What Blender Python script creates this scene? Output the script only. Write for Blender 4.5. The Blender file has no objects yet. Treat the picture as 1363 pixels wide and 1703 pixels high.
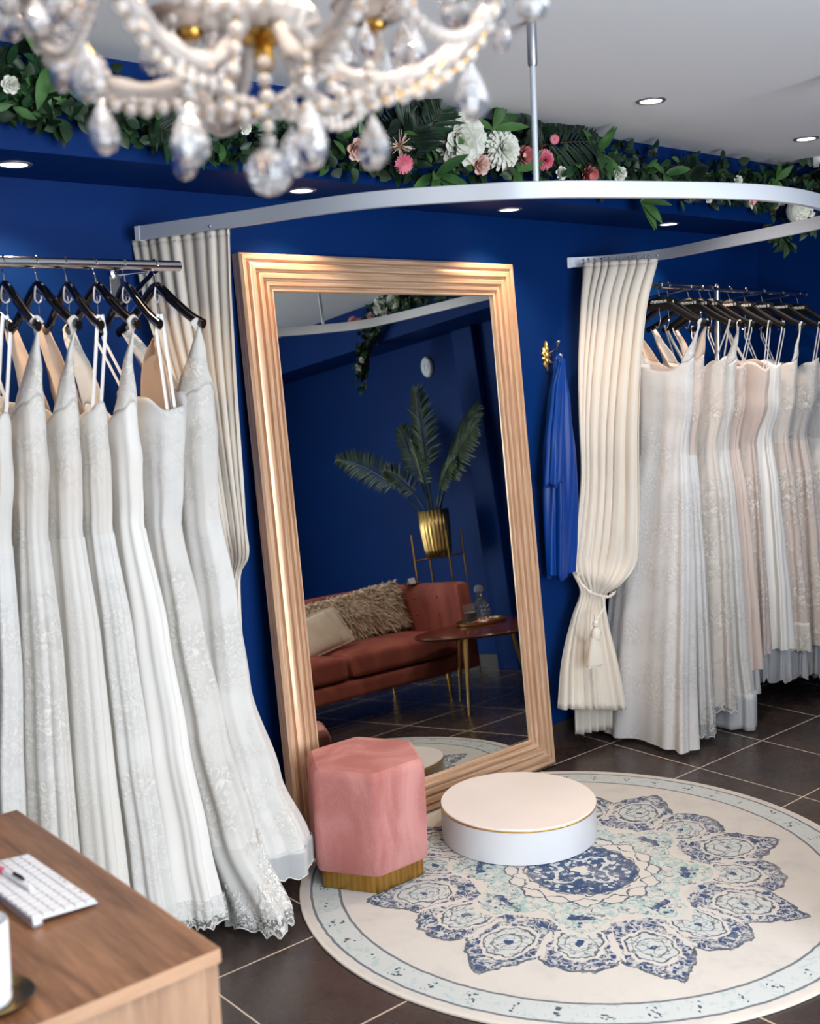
import bpy, bmesh, math, random
from mathutils import Vector, Matrix, noise
random.seed(7)
PI = math.pi
S = bpy.context.scene
COL = S.collection
def R(d): return math.radians(d)
def lin(c):
    return tuple(((v/255)/12.92 if v/255 <= .04045 else ((v/255+.055)/1.055)**2.4) for v in c)
def lerp(a, b, t): return a+(b-a)*t
def sstep(t): t = max(0., min(1., t)); return t*t*(3-2*t)
def interp(tab, z):
    """smooth interpolation in a table of (key, values...) sorted by key"""
    if z <= tab[0][0]: return list(tab[0][1:])
    if z >= tab[-1][0]: return list(tab[-1][1:])
    for a, b in zip(tab, tab[1:]):
        if a[0] <= z <= b[0]:
            t = (z-a[0])/(b[0]-a[0]); t = t*.4+sstep(t)*.6
            return [lerp(p, q, t) for p, q in zip(a[1:], b[1:])]

# ---------------------------------------------------------------- camera (measured from the floor grid)
W_PX, H_PX, F_PX = 1363, 1703, 1867.1
PITCH, YAW, ROLL, EYE = R(6.921), R(40.395), R(-2.526), 1.6009
c_f = Vector((math.sin(YAW)*math.cos(PITCH), math.cos(YAW)*math.cos(PITCH), -math.sin(PITCH)))
_r = Vector((math.cos(YAW), -math.sin(YAW), 0)); _u = _r.cross(c_f)
c_r = _r*math.cos(ROLL)+_u*math.sin(ROLL); c_u = -_r*math.sin(ROLL)+_u*math.cos(ROLL)
c_o = Vector((0, 0, EYE))
def ray(x, y): return c_f+c_r*((x-W_PX/2)/F_PX)-c_u*((y-H_PX/2)/F_PX)
def at_y(x, y, Y): d = ray(x, y); return c_o+d*((Y-c_o.y)/d.y)
def at_x(x, y, X): d = ray(x, y); return c_o+d*((X-c_o.x)/d.x)
def at_z(x, y, Z): d = ray(x, y); return c_o+d*((Z-c_o.z)/d.z)
def at_d(x, y, D): return c_o+ray(x, y)*D
cam = bpy.data.cameras.new('camera'); camo = bpy.data.objects.new('camera', cam); COL.objects.link(camo)
cam.sensor_fit = 'HORIZONTAL'; cam.sensor_width = 36; cam.lens = F_PX/W_PX*36
cam.clip_start = .02
cam.dof.use_dof = True; cam.dof.focus_distance = 3.9; cam.dof.aperture_fstop = 4.3
m = Matrix((c_r, c_u, -c_f)).transposed().to_4x4(); m.translation = c_o
camo.matrix_world = m
S.camera = camo
S.view_settings.view_transform = 'Standard'; S.view_settings.look = 'None'
S.view_settings.gamma = 1; S.view_settings.use_curve_mapping = False

# ---------------------------------------------------------------- mesh building
class MB:
    def __init__(s): s.v = []; s.f = []; s.uv = None
    def add(s, vs, fs):
        o = len(s.v); s.v += [tuple(p) for p in vs]; s.f += [tuple(i+o for i in f) for f in fs]; return s
    def box(s, a, b):
        x0, y0, z0 = a; x1, y1, z1 = b
        return s.add([(x0,y0,z0),(x1,y0,z0),(x1,y1,z0),(x0,y1,z0),(x0,y0,z1),(x1,y0,z1),(x1,y1,z1),(x0,y1,z1)],
              [(0,3,2,1),(4,5,6,7),(0,1,5,4),(1,2,6,5),(2,3,7,6),(3,0,4,7)])
    def grid(s, pts, closed_u=False, closed_v=False):
        n, k = len(pts), len(pts[0]); fs = []
        for i in range(n if closed_v else n-1):
            for j in range(k if closed_u else k-1):
                fs.append((i*k+j, i*k+(j+1) % k, ((i+1) % n)*k+(j+1) % k, ((i+1) % n)*k+j))
        return s.add([p for row in pts for p in row], fs)
    def lathe(s, prof, seg=32, c=(0, 0, 0), cap=True):
        rows = [[(c[0]+r*math.cos(2*PI*j/seg), c[1]+r*math.sin(2*PI*j/seg), c[2]+z) for j in range(seg)] for r, z in prof]
        o = len(s.v); s.grid(rows, closed_u=True)
        if cap:
            s.f.append(tuple(o+j for j in reversed(range(seg))))
            e = o+(len(prof)-1)*seg; s.f.append(tuple(e+j for j in range(seg)))
        return s
    def tube(s, pts, rad, seg=10, flat=None, cap=True, closed=False):
        pts = [Vector(p) for p in pts]; n = len(pts)
        rr = rad if isinstance(rad, (list, tuple)) else [rad]*n
        up = None; rows = []
        for i, p in enumerate(pts):
            if closed: t = pts[(i+1) % n]-pts[i-1]
            else: t = pts[min(i+1, n-1)]-pts[max(i-1, 0)]
            t.normalize()
            if up is None:
                up = Vector((0, 0, 1)) if abs(t.z) < .9 else Vector((1, 0, 0))
            a = (up-t*up.dot(t)).normalized(); b = t.cross(a); up = a
            fa = 1 if flat is None else flat
            rows.append([p+a*(rr[i]*math.cos(2*PI*j/seg))+b*(rr[i]*fa*math.sin(2*PI*j/seg)) for j in range(seg)])
        o = len(s.v); s.grid(rows, closed_u=True, closed_v=closed)
        if cap and not closed:
            s.f.append(tuple(o+j for j in reversed(range(seg)))); e = o+(n-1)*seg; s.f.append(tuple(e+j for j in range(seg)))
        return s
    def ball(s, c, r, seg=12, rings=8, sc=(1, 1, 1)):
        rows = [[(c[0]+sc[0]*r*math.sin(PI*i/rings)*math.cos(2*PI*j/seg), c[1]+sc[1]*r*math.sin(PI*i/rings)*math.sin(2*PI*j/seg),
                  c[2]-sc[2]*r*math.cos(PI*i/rings)) for j in range(seg)] for i in range(1, rings)]
        o = len(s.v); s.grid(rows, closed_u=True)
        s.v.append((c[0], c[1], c[2]-sc[2]*r)); s.v.append((c[0], c[1], c[2]+sc[2]*r)); lo, hi = len(s.v)-2, len(s.v)-1
        for j in range(seg):
            s.f.append((o+(j+1) % seg, o+j, lo)); e = o+(rings-2)*seg; s.f.append((e+j, e+(j+1) % seg, hi))
        return s
    def xf(s, M):
        s.v = [tuple(M @ Vector(p)) for p in s.v]; return s
ROOT = {}
def finish(o, label=None, cat=None, group=None, kind=None):
    if label: o['label'] = label
    if cat: o['category'] = cat
    if group: o['group'] = group
    if kind: o['kind'] = kind
    return o
def thing(name, label, cat, loc=(0, 0, 0), rot=(0, 0, 0), group=None):
    o = bpy.data.objects.new(name, None); COL.objects.link(o); o.location = loc; o.rotation_euler = rot
    o.empty_display_size = .05; ROOT[o.name] = Vector(loc)
    return finish(o, label, cat, group)
def obj(name, mb, mat, parent=None, world=False, smooth=True, bevel=0, bseg=2, subsurf=0, solid=0, edge=35, label=None, loc=None):
    me = bpy.data.meshes.new(name)
    off = Vector((0, 0, 0))
    if parent is not None and world: off = ROOT[parent.name]
    me.from_pydata([tuple(Vector(p)-off) for p in mb.v], [], mb.f); me.update()
    if smooth:
        for p in me.polygons: p.use_smooth = True
    if not isinstance(mat, (list, tuple)): mat = [mat]
    for q in mat: me.materials.append(q)
    o = bpy.data.objects.new(name, me); COL.objects.link(o)
    if parent is not None:
        o.parent = parent; ROOT[o.name] = off if world else Vector((0, 0, 0))
    if loc: o.location = loc
    if solid:
        q = o.modifiers.new('solid', 'SOLIDIFY'); q.thickness = solid; q.offset = 0
    if bevel:
        q = o.modifiers.new('bevel', 'BEVEL'); q.width = bevel; q.segments = bseg; q.limit_method = 'ANGLE'; q.angle_limit = R(30)
    if subsurf:
        q = o.modifiers.new('sub', 'SUBSURF'); q.levels = subsurf; q.render_levels = subsurf
    elif smooth and edge:
        bm = bmesh.new(); bm.from_mesh(me)
        for e in bm.edges:
            if len(e.link_faces) == 2 and e.calc_face_angle(0) > R(edge): e.smooth = False
        bm.to_mesh(me); bm.free()
    if label: o['label'] = label
    return o
def flat_mats(o, fn):
    for p in o.data.polygons: p.material_index = fn(p)
def dup(root, loc, rot=None, label=None, group=None):
    """a copy of a thing together with its parts and their sub-parts"""
    r = root.copy(); COL.objects.link(r); r.location = loc
    if rot is not None: r.rotation_euler = rot
    if label: r['label'] = label
    if group: r['group'] = group
    for ch in list(root.children):
        c = ch.copy(); COL.objects.link(c); c.parent = r
        for g in ch.children:
            d = g.copy(); COL.objects.link(d); d.parent = c
    return r
def spline(pts, n):
    """Catmull-Rom through points"""
    P = [Vector(p) for p in pts]; P = [P[0]*2-P[1]]+P+[P[-1]*2-P[-2]]; out = []
    k = len(P)-3
    for i in range(n):
        t = i/(n-1)*k; j = min(int(t), k-1); t -= j
        a, b, c, d = P[j:j+4]
        out.append(.5*((2*b)+(c-a)*t+(2*a-5*b+4*c-d)*t*t+(3*b-a-3*c+d)*t**3))
    return out

# ---------------------------------------------------------------- materials
class X:
    """a socket with arithmetic, to write node maths as expressions"""
    def __init__(s, nt, o): s.nt, s.o = nt, o
    def _m(s, op, *a):
        n = s.nt.nodes.new('ShaderNodeMath'); n.operation = op
        for i, v in enumerate((s,)+a):
            if isinstance(v, X): s.nt.links.new(v.o, n.inputs[i])
            else: n.inputs[i].default_value = v
        return X(s.nt, n.outputs[0])
    def __add__(s, b): return s._m('ADD', b)
    def __sub__(s, b): return s._m('SUBTRACT', b)
    def __mul__(s, b): return s._m('MULTIPLY', b)
    def __truediv__(s, b): return s._m('DIVIDE', b)
    __radd__ = __add__; __rmul__ = __mul__
    def __rsub__(s, b): return (s*-1)+b
    def __pow__(s, b): return s._m('POWER', b)
    def lt(s, b): return s._m('LESS_THAN', b)
    def gt(s, b): return s._m('GREATER_THAN', b)
    def abs(s): return s._m('ABSOLUTE')
    def fract(s): return s._m('FRACT')
    def floor(s): return s._m('FLOOR')
    def cos(s): return s._m('COSINE')
    def sin(s): return s._m('SINE')
    def sqrt(s): return s._m('SQRT')
    def max(s, b): return s._m('MAXIMUM', b)
    def min(s, b): return s._m('MINIMUM', b)
    def ramp(s, a, b, lo=0, hi=1):
        n = s.nt.nodes.new('ShaderNodeMapRange'); n.interpolation_type = 'SMOOTHSTEP'
        s.nt.links.new(s.o, n.inputs[0]); n.inputs[1].default_value = a; n.inputs[2].default_value = b
        n.inputs[3].default_value = lo; n.inputs[4].default_value = hi; return X(s.nt, n.outputs[0])
    def band(s, a, b): return s.gt(a)*s.lt(b)
def mat(name, rgb=(200, 200, 200), rough=.5, metal=0, spec=.5, sheen=0, trans=0, ior=1.45, coat=0, emit=None, estr=0, sub=0, linear=None):
    q = bpy.data.materials.new(name); q.use_nodes = True; nt = q.node_tree
    b = nt.nodes['Principled BSDF']; c = linear or lin(rgb)
    b.inputs['Base Color'].default_value = (*c, 1); b.inputs['Roughness'].default_value = rough; b.inputs['Metallic'].default_value = metal
    b.inputs['Specular IOR Level'].default_value = spec; b.inputs['Sheen Weight'].default_value = sheen
    b.inputs['Transmission Weight'].default_value = trans; b.inputs['IOR'].default_value = ior; b.inputs['Coat Weight'].default_value = coat
    if sub: b.inputs['Subsurface Weight'].default_value = sub; b.inputs['Subsurface Radius'].default_value = (.02, .015, .01)
    if emit: b.inputs['Emission Color'].default_value = (*lin(emit), 1); b.inputs['Emission Strength'].default_value = estr
    return q
def nodes(q): return q.node_tree, q.node_tree.nodes['Principled BSDF']
def coords(nt, kind='Object', scale=(1, 1, 1)):
    t = nt.nodes.new('ShaderNodeTexCoord'); mp = nt.nodes.new('ShaderNodeMapping'); mp.inputs['Scale'].default_value = scale
    nt.links.new(t.outputs[kind], mp.inputs[0]); return mp.outputs[0]
def world_pos(nt):
    g = nt.nodes.new('ShaderNodeNewGeometry'); return g.outputs['Position']
def tex(nt, kind, vec, scale=5., detail=3., rough=.5, out='Fac', **kw):
    n = nt.nodes.new('ShaderNodeTex'+kind)
    if vec is not None: nt.links.new(vec, n.inputs['Vector'])
    n.inputs['Scale'].default_value = scale
    if kind == 'Noise': n.inputs['Detail'].default_value = detail; n.inputs['Roughness'].default_value = rough; n.inputs['Distortion'].default_value = kw.get('dist', 0)
    if kind == 'Voronoi':
        n.feature = kw.get('feature', 'F1')
        if 'rnd' in kw: n.inputs['Randomness'].default_value = kw['rnd']
    return X(nt, n.outputs[out])
def mixc(nt, fac, a, b):
    n = nt.nodes.new('ShaderNodeMix'); n.data_type = 'RGBA'
    if isinstance(fac, X): nt.links.new(fac.o, n.inputs[0])
    else: n.inputs[0].default_value = fac
    for i, v in ((6, a), (7, b)):
        if isinstance(v, tuple): n.inputs[i].default_value = (*v[:3], 1)
        else: nt.links.new(v, n.inputs[i])
    return n.outputs[2]
def bump(nt, b, h, strength=.3, dist=.01):
    n = nt.nodes.new('ShaderNodeBump'); n.inputs['Strength'].default_value = strength; n.inputs['Distance'].default_value = dist
    nt.links.new(h.o, n.inputs['Height']); nt.links.new(n.outputs[0], b.inputs['Normal']); return n
def noisy(q, a, b_, scale=8., detail=4, bmp=0, bscale=None, stretch=(1, 1, 1), kind='Object', lo=.35, hi=.65):
    nt, b = nodes(q); v = coords(nt, kind, stretch)
    n = tex(nt, 'Noise', v, scale, detail)
    nt.links.new(mixc(nt, n.ramp(lo, hi), lin(a), lin(b_)), b.inputs['Base Color'])
    if bmp: bump(nt, b, tex(nt, 'Noise', v, bscale or scale*6, 2), bmp, .004)
    return q
M = {}
M['wall'] = noisy(mat('navy_wall_paint', rough=.55, spec=.14), (1, 42, 102), (2, 45, 107), 2, 2, .06, 60)
M['soffit'] = noisy(mat('navy_soffit_paint', rough=.55, spec=.14), (1, 42, 102), (2, 44, 106), 2, 2, .05, 60)
M['ceiling'] = noisy(mat('ceiling_paint', rough=.8), (238, 243, 248), (241, 245, 249), 1.5, 2)
M['wall_plain'] = mat('plain_wall_paint', (190, 190, 188), .8)
# dark floor tiles, 45 cm, pale grout
q = M['floor'] = mat('dark_tile_floor', rough=.3); nt, b = nodes(q)
sx = nt.nodes.new('ShaderNodeSeparateXYZ'); nt.links.new(world_pos(nt), sx.inputs[0])
tx, ty = X(nt, sx.outputs[0]), X(nt, sx.outputs[1])
T = .45; gx = ((tx-3.636)/T); gy = ((ty-3.017)/T)
dx = (gx.fract()-.5).abs(); dy = (gy.fract()-.5).abs(); g = dx.max(dy).gt(.5-.0052)
cid = (gx.floor()*12.99+gy.floor()*78.23).sin()*43758.5
n1 = tex(nt, 'Noise', world_pos(nt), 3.2, 6, .6); n2 = tex(nt, 'Noise', world_pos(nt), 22, 4)
base = mixc(nt, n1.ramp(.3, .72), lin((48, 40, 39)), lin((72, 60, 55)))
base = mixc(nt, cid.fract()*.35, base, lin((56, 47, 44)))
nt.links.new(mixc(nt, g, base, lin((206, 188, 170))), b.inputs['Base Color'])
nt.links.new((n2*.14+.2+g*.5).o, b.inputs['Roughness'])
bump(nt, b, (g*-1)+n2*.08, .15, .001)
M['skirt'] = noisy(mat('dark_tile_skirting', rough=.3), (48, 41, 40), (62, 54, 51), 6, 4)
# woods
def wood(name, a, b_, axis, rough=.4, sc=1.):
    q = mat(name, rough=rough); nt, b = nodes(q)
    st = {'x': (1.2, 14, 14), 'y': (14, 1.2, 14), 'z': (14, 14, 1.2)}[axis]
    v = coords(nt, 'Object', tuple(k*sc for k in st))
    n = tex(nt, 'Noise', v, 1.6, 8, .62, dist=.7); n2 = tex(nt, 'Noise', v, 9, 4, .6); n3 = tex(nt, 'Noise', v, .5, 2)
    f = (n*.6+n2*.25+n3*.25).ramp(.38, .72)
    nt.links.new(mixc(nt, f, lin(a), lin(b_)), b.inputs['Base Color']); bump(nt, b, n2, .12, .002); return q
M['walnut'] = wood('walnut_top', (98, 64, 44), (164, 118, 86), 'y', .38)
M['walnut_side'] = wood('walnut_panel', (142, 110, 87), (178, 143, 116), 'z', .45)
M['walnut_edge'] = wood('walnut_edging', (164, 128, 100), (188, 150, 120), 'x', .45)
M['table_wood'] = wood('polished_dark_wood', (62, 26, 18), (104, 50, 36), 'x', .15)
# gilt frame
def gilt(name, ax):
    q = mat(name, rough=.38, metal=.35); nt, b = nodes(q)
    v = coords(nt, 'Object', {'x': (2, 60, 60), 'z': (60, 60, 2)}[ax]); n = tex(nt, 'Noise', v, 2.4, 5, .6)
    nt.links.new(mixc(nt, n.ramp(.3, .75), lin((200, 158, 124)), lin((238, 206, 176))), b.inputs['Base Color']); bump(nt, b, n, .1, .002); return q
M['gilt_v'] = gilt('rose_gilt_upright', 'z'); M['gilt_h'] = gilt('rose_gilt_crossbar', 'x')
M['frame_back'] = mat('dark_frame_back', (74, 44, 38), .5)
M['mirror'] = mat('mirror_silver', (208, 211, 207), .0, 1)
M['chrome'] = mat('chrome', (200, 202, 206), .14, 1)
M['steel'] = mat('brushed_steel', (170, 174, 182), .35, .9)
M['alu'] = mat('silver_track', (196, 204, 214), .42, .35)
M['alu_cap'] = mat('pale_end_cap', (214, 220, 228), .4, .1)
M['brass'] = mat('brass', (206, 160, 78), .22, 1)
M['gold'] = mat('polished_gold', (228, 190, 118), .3, 1)
M['plinth'] = noisy(mat('brushed_brass', rough=.3, metal=1), (176, 134, 66), (204, 160, 88), 3, 3, 0, None, (30, 30, 1))
M['black'] = mat('black_lacquer', (14, 12, 13), .18, 0, .5, coat=.5)
M['black_matte'] = mat('black_velvet', (10, 9, 10), .45)
M['white'] = mat('white_laminate', (216, 218, 222), .35)
M['white_top'] = noisy(mat('white_podium_top', rough=.5), (230, 222, 217), (236, 228, 223), 3, 3)
M['plastic'] = mat('white_plastic', (228, 230, 234), .35)
M['keycap'] = mat('white_keycap', (232, 232, 234), .45)
M['kb_alu'] = mat('keyboard_aluminium', (196, 200, 208), .3, .7)
M['ink'] = mat('dark_print', (70, 66, 70), .5)
M['lamp'] = mat('lit_lamp', (255, 250, 240), .5, emit=(255, 244, 226), estr=5)
M['card'] = mat('white_card', (235, 232, 226), .6)
# velvet
def velvet(name, a, b_, scale=6, sheen=.9):
    q = mat(name, rough=.75, sheen=sheen, spec=.2); nt, b = nodes(q)
    b.inputs['Sheen Roughness'].default_value = .35; b.inputs['Sheen Tint'].default_value = (*lin(b_), 1)
    v = coords(nt, 'Object', (1, 1, .45)); n = tex(nt, 'Noise', v, scale, 3, .5, dist=1.2); n2 = tex(nt, 'Noise', v, 220, 2)
    nt.links.new(mixc(nt, (n*.85+n2*.15).ramp(.34, .66), lin(a), lin(b_)), b.inputs['Base Color']); bump(nt, b, n2, .15, .002); return q
M['pink'] = velvet('dusty_pink_velvet', (170, 107, 102), (198, 141, 136))
M['sofa'] = velvet('rust_pink_velvet', (128, 66, 56), (164, 92, 79), 4, .6)
# white fabrics
def cloth(name, a, b_, rough=.7, lace=0, spark=0, alpha=1, sheen=.3, transl=.25, scale=26., weave=500):
    q = mat(name, rough=rough, sheen=sheen, spec=.3); nt, b = nodes(q)
    v = coords(nt, 'Object'); out = nt.nodes['Material Output']
    n = tex(nt, 'Noise', v, 3, 3)
    col = mixc(nt, n.ramp(.3, .7), lin(a), lin(b_)); h = tex(nt, 'Noise', v, weave, 1)*.2
    if lace:
        v2 = nt.nodes.new('ShaderNodeVectorMath'); v2.operation = 'ADD'; nz = nt.nodes.new('ShaderNodeTexNoise'); nz.inputs['Scale'].default_value = 14
        nt.links.new(v, nz.inputs['Vector'])
        sc = nt.nodes.new('ShaderNodeVectorMath'); sc.operation = 'SCALE'; sc.inputs[3].default_value = .07; nt.links.new(nz.outputs['Color'], sc.inputs[0])
        nt.links.new(v, v2.inputs[0]); nt.links.new(sc.outputs[0], v2.inputs[1])
        f1 = tex(nt, 'Voronoi', v2.outputs[0], scale*1.6, out='Distance'); fn = tex(nt, 'Noise', v2.outputs[0], scale*3.2, 3, .6)
        big = tex(nt, 'Noise', v, 6.5, 3, .6).ramp(.40, .60)
        petal = (f1-.30).abs().ramp(.05, .12, 1, 0).max(f1.ramp(.08, .15, 1, 0))
        motif = (petal*.8).max(fn.ramp(.52, .62))*big
        col = mixc(nt, motif*lace, col, lin((250, 247, 240)))
        h = h+motif*1.0
        if lace > .6:
            dk = tuple(int(k*.90) for k in a)
            col = mixc(nt, (1-motif)*big*.45, col, lin(dk))
    if spark:
        w = tex(nt, 'Voronoi', v, 170, out='Distance'); s_ = w.lt(.16)*tex(nt, 'Noise', v, 9, 2).ramp(.48, .62)
        col = mixc(nt, s_*spark, col, (1, 1, 1)); nt.links.new((s_*-.5+rough).o, b.inputs['Roughness'])  # sparkle glints painted white into the colour, on glossier dots
    nt.links.new(col, b.inputs['Base Color']); bump(nt, b, h, .35 if lace else .15, .004)
    last = b.outputs[0]
    if transl:
        t = nt.nodes.new('ShaderNodeBsdfTranslucent'); nt.links.new(col, t.inputs[0]); mx = nt.nodes.new('ShaderNodeMixShader'); mx.inputs[0].default_value = transl
        nt.links.new(last, mx.inputs[1]); nt.links.new(t.outputs[0], mx.inputs[2]); last = mx.outputs[0]
    if alpha < 1:
        t = nt.nodes.new('ShaderNodeBsdfTransparent'); mx = nt.nodes.new('ShaderNodeMixShader')
        if lace: nt.links.new((motif.max(n*0+alpha)).o, mx.inputs[0])
        else: mx.inputs[0].default_value = alpha
        nt.links.new(t.outputs[0], mx.inputs[1]); nt.links.new(last, mx.inputs[2]); last = mx.outputs[0]
    nt.links.new(last, out.inputs[0]); return q
M['satin'] = cloth('ivory_satin', (238, 235, 230), (242, 240, 235), .45, transl=.12)
M['crepe'] = cloth('ivory_crepe', (236, 233, 227), (241, 239, 234), .65, .45, .5, scale=44)
M['lace'] = cloth('ivory_beaded_lace', (228, 225, 219), (238, 236, 231), .6, .8, 1.)
M['lace_bold'] = cloth('bold_ivory_lace', (226, 218, 209), (236, 229, 221), .6, 1., .5, scale=18)
M['sparkle'] = cloth('ivory_glitter_tulle', (234, 233, 229), (241, 240, 237), .55, .75, 1., scale=34)
M['blush'] = cloth('blush_tulle', (226, 208, 198), (234, 218, 208), .7)
M['blush_lace'] = cloth('blush_lace', (220, 204, 194), (230, 216, 206), .6, 1., .4, scale=22)
M['tulle_white'] = cloth('white_tulle', (228, 227, 226), (238, 238, 238), .6, .65, .6, scale=36)
M['grey_lace'] = cloth('silver_grey_lace', (200, 196, 192), (216, 212, 208), .6, 1., .6, scale=30)
M['hem_lace'] = cloth('scalloped_hem_lace', (234, 238, 240), (242, 244, 245), .6, 1., .3, alpha=.16, scale=34)
M['net'] = cloth('sheer_net', (232, 236, 241), (238, 241, 244), .6, alpha=.7, transl=.35)
M['curtain'] = cloth('ivory_curtain', (234, 227, 214), (240, 234, 223), .62, sheen=.2, transl=.18)
M['net_fine'] = cloth('fine_sheer_net', (236, 239, 243), (240, 243, 246), .6, alpha=.42, transl=.35)
M['lining'] = cloth('nude_lining', (226, 202, 180), (234, 214, 194), .6, transl=.3)
M['ribbon'] = mat('clear_ribbon', (232, 228, 224), .25, sub=0)
M['robe'] = mat('royal_blue_satin', (3, 56, 136), .36, 0, .3)
M['robe'].node_tree.nodes['Principled BSDF'].inputs['Anisotropic'].default_value = .4
M['cushion'] = noisy(mat('cream_cushion_linen', rough=.85, sheen=.3), (206, 186, 164), (220, 202, 182), 6, 3, .2, 160)
M['fur'] = noisy(mat('cream_faux_fur', rough=.8, sheen=.5), (214, 188, 160), (238, 220, 196), 14, 3)
M['leaf'] = noisy(mat('dark_green_leaf', rough=.4, spec=.4), (15, 36, 24), (36, 70, 42), 9, 3, lo=.3, hi=.7)
M['leaf_light'] = noisy(mat('fresh_green_leaf', rough=.42), (44, 84, 40), (82, 122, 66), 9, 3)
M['leaf_ivy'] = noisy(mat('ivy_leaf', rough=.45), (26, 46, 30), (56, 80, 52), 12, 3)
M['palm'] = noisy(mat('palm_leaf', rough=.45), (16, 34, 26), (32, 56, 38), 10, 3)
M['palm_pot'] = noisy(mat('indoor_palm_leaf', rough=.4), (26, 42, 22), (60, 76, 38), 10, 3)
M['stem'] = mat('brown_stem', (66, 54, 36), .7)
M['petal_white'] = noisy(mat('white_petal', rough=.7, sheen=.2), (226, 230, 214), (240, 242, 234), 30, 2)
M['petal_pink'] = noisy(mat('pink_petal', rough=.7), (206, 120, 122), (228, 158, 156), 30, 2)
M['petal_rose'] = noisy(mat('blush_petal', rough=.7), (222, 184, 172), (236, 208, 196), 30, 2)
M['petal_hot'] = noisy(mat('bright_pink_petal', rough=.7), (214, 96, 124), (232, 138, 158), 30, 2)
M['flower_eye'] = mat('flower_centre', (150, 130, 60), .8)
# crystal: clear refracting glass; pale colour mixed in to stand for light inside
def crystal(name, tint, glass_w, rough=.03):
    q = bpy.data.materials.new(name); q.use_nodes = True; nt = q.node_tree; nt.nodes.clear()
    o = nt.nodes.new('ShaderNodeOutputMaterial'); g = nt.nodes.new('ShaderNodeBsdfGlass'); g.inputs['Roughness'].default_value = rough; g.inputs['IOR'].default_value = 1.5
    g.inputs['Color'].default_value = (*[min(1, .6+.4*k) for k in tint], 1)
    d = nt.nodes.new('ShaderNodeBsdfPrincipled'); d.inputs['Base Color'].default_value = (*tint, 1); d.inputs['Roughness'].default_value = .12
    d.inputs['Coat Weight'].default_value = .6
    mx = nt.nodes.new('ShaderNodeMixShader'); mx.inputs[0].default_value = glass_w
    nt.links.new(d.outputs[0], mx.inputs[1]); nt.links.new(g.outputs[0], mx.inputs[2]); nt.links.new(mx.outputs[0], o.inputs[0]); return q
M['crystal'] = crystal('cut_crystal', (.95, .95, .97), .86)
M['bead'] = crystal('crystal_bead', (.96, .92, .90), .66)
M['armglass'] = crystal('blush_glass_arm', lin((250, 240, 232)), .62, .06)
M['glass'] = crystal('clear_tableware_glass', (.95, .96, .96), .96, .0)
M['candle'] = noisy(mat('white_ceramic', rough=.35), (232, 234, 238), (240, 240, 242), 4, 2)
WIN_E, DL_E, CL_E, WORLD_E, EXPO = 138, 16, 34, .9, 0.30
# ================================================================ the room
WY, WX_, CZ, SZ, SFY, SFX = 3.19, 5.06, 2.465, 2.205, 2.83, 4.69    # back wall, right wall, ceiling, soffit underside, soffit fronts
LX, FY = -1.6, -1.5
def struct(name, mb, m, **k):
    o = obj(name, mb, m, smooth=False, **k); o['kind'] = 'structure'; return o
struct('floor', MB().box((LX, FY, -.1), (WX_, WY, 0)), M['floor'])
struct('ceiling', MB().box((LX, FY, CZ), (WX_, WY, CZ+.1)), M['ceiling'])
struct('wall_back', MB().box((LX, WY, 0), (WX_+.12, WY+.12, CZ+.1)), M['wall'])
struct('wall_right', MB().box((WX_, FY-.12, 0), (WX_+.12, WY, CZ+.1)), M['wall'])
struct('wall_left', MB().box((LX-.12, FY-.12, 0), (LX, WY, CZ+.1)), M['wall_plain'])
# shop front: piers and transom around a wide opening towards the street
WX0, WX1 = .1, 2.7
fw = MB().box((LX, FY-.12, 0), (WX0, FY, CZ)).box((WX1, FY-.12, 0), (WX_, FY, CZ)).box((WX0, FY-.12, 2.3), (WX1, FY, CZ)).box((WX0, FY-.12, 0), (WX1, FY, .12))
struct('wall_front', fw, M['wall'])
wf = MB()
for a in (WX0, (WX0+WX1)/2-.03, WX1-.06): wf.box((a, FY-.09, .12), (a+.06, FY-.03, 2.3))
wf.box((WX0, FY-.09, 2.24), (WX1, FY-.03, 2.3)).box((WX0, FY-.09, .12), (WX1, FY-.03, .18))
struct('window_1', wf, M['alu'])
struct('trim_1', MB().box((LX, SFY, SZ), (SFX, WY, CZ)), M['soffit'])                 # soffit boxed in along the back wall
struct('trim_2', MB().box((SFX, FY, SZ), (WX_, WY, CZ)), M['soffit'])               # and along the right wall
struct('trim_3', MB().box((5.0, .98, 0), (WX_, 1.17, SZ)), M['soffit'], bevel=.008)  # made-up box on the right wall, bevelled to catch stripes of light
struct('baseboard_back', MB().box((LX, WY-.01, 0), (WX_, WY, .09)), M['skirt'])
struct('baseboard_right', MB().box((WX_-.01, FY, 0), (WX_, WY-.01, .09)), M['skirt'])

# ---------------------------------------------------------------- recessed lamps
def downlight(label, loc, group, proto=[None]):
    if proto[0] is None:
        t = thing('downlight', label, 'light', loc, group=group)
        prof = [(.036, -.003), (.040, -.005), (.047, -.004), (.049, -.0005), (.047, 0), (.036, 0)]
        obj('trim_ring', MB().lathe(prof+[prof[0]], 40, cap=False), M['steel'], t)
        obj('lens', MB().lathe([(.0355, -.0025), (.0355, -.0005)], 32), M['lamp'], t)
        proto[0] = t; return t
    return dup(proto[0], loc, label=label, group=group)
DL = [(1.225, 3.0), (2.165, 3.01), (3.125, 3.02), (4.12, 3.03)]
CL = [(-.4, .55), (.55, .75), (1.55, .95), (2.6, 1.2)]
DLN = ['recessed downlight in the blue soffit above the left dress rail', 'recessed downlight in the blue soffit beside the chandelier ball',
       'recessed downlight in the blue soffit above the leaning mirror', 'recessed downlight in the blue soffit above the right dress rail']
for (x, y), n in zip(DL, DLN): downlight(n, (x, y, SZ), 'downlights in the soffit')
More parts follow.
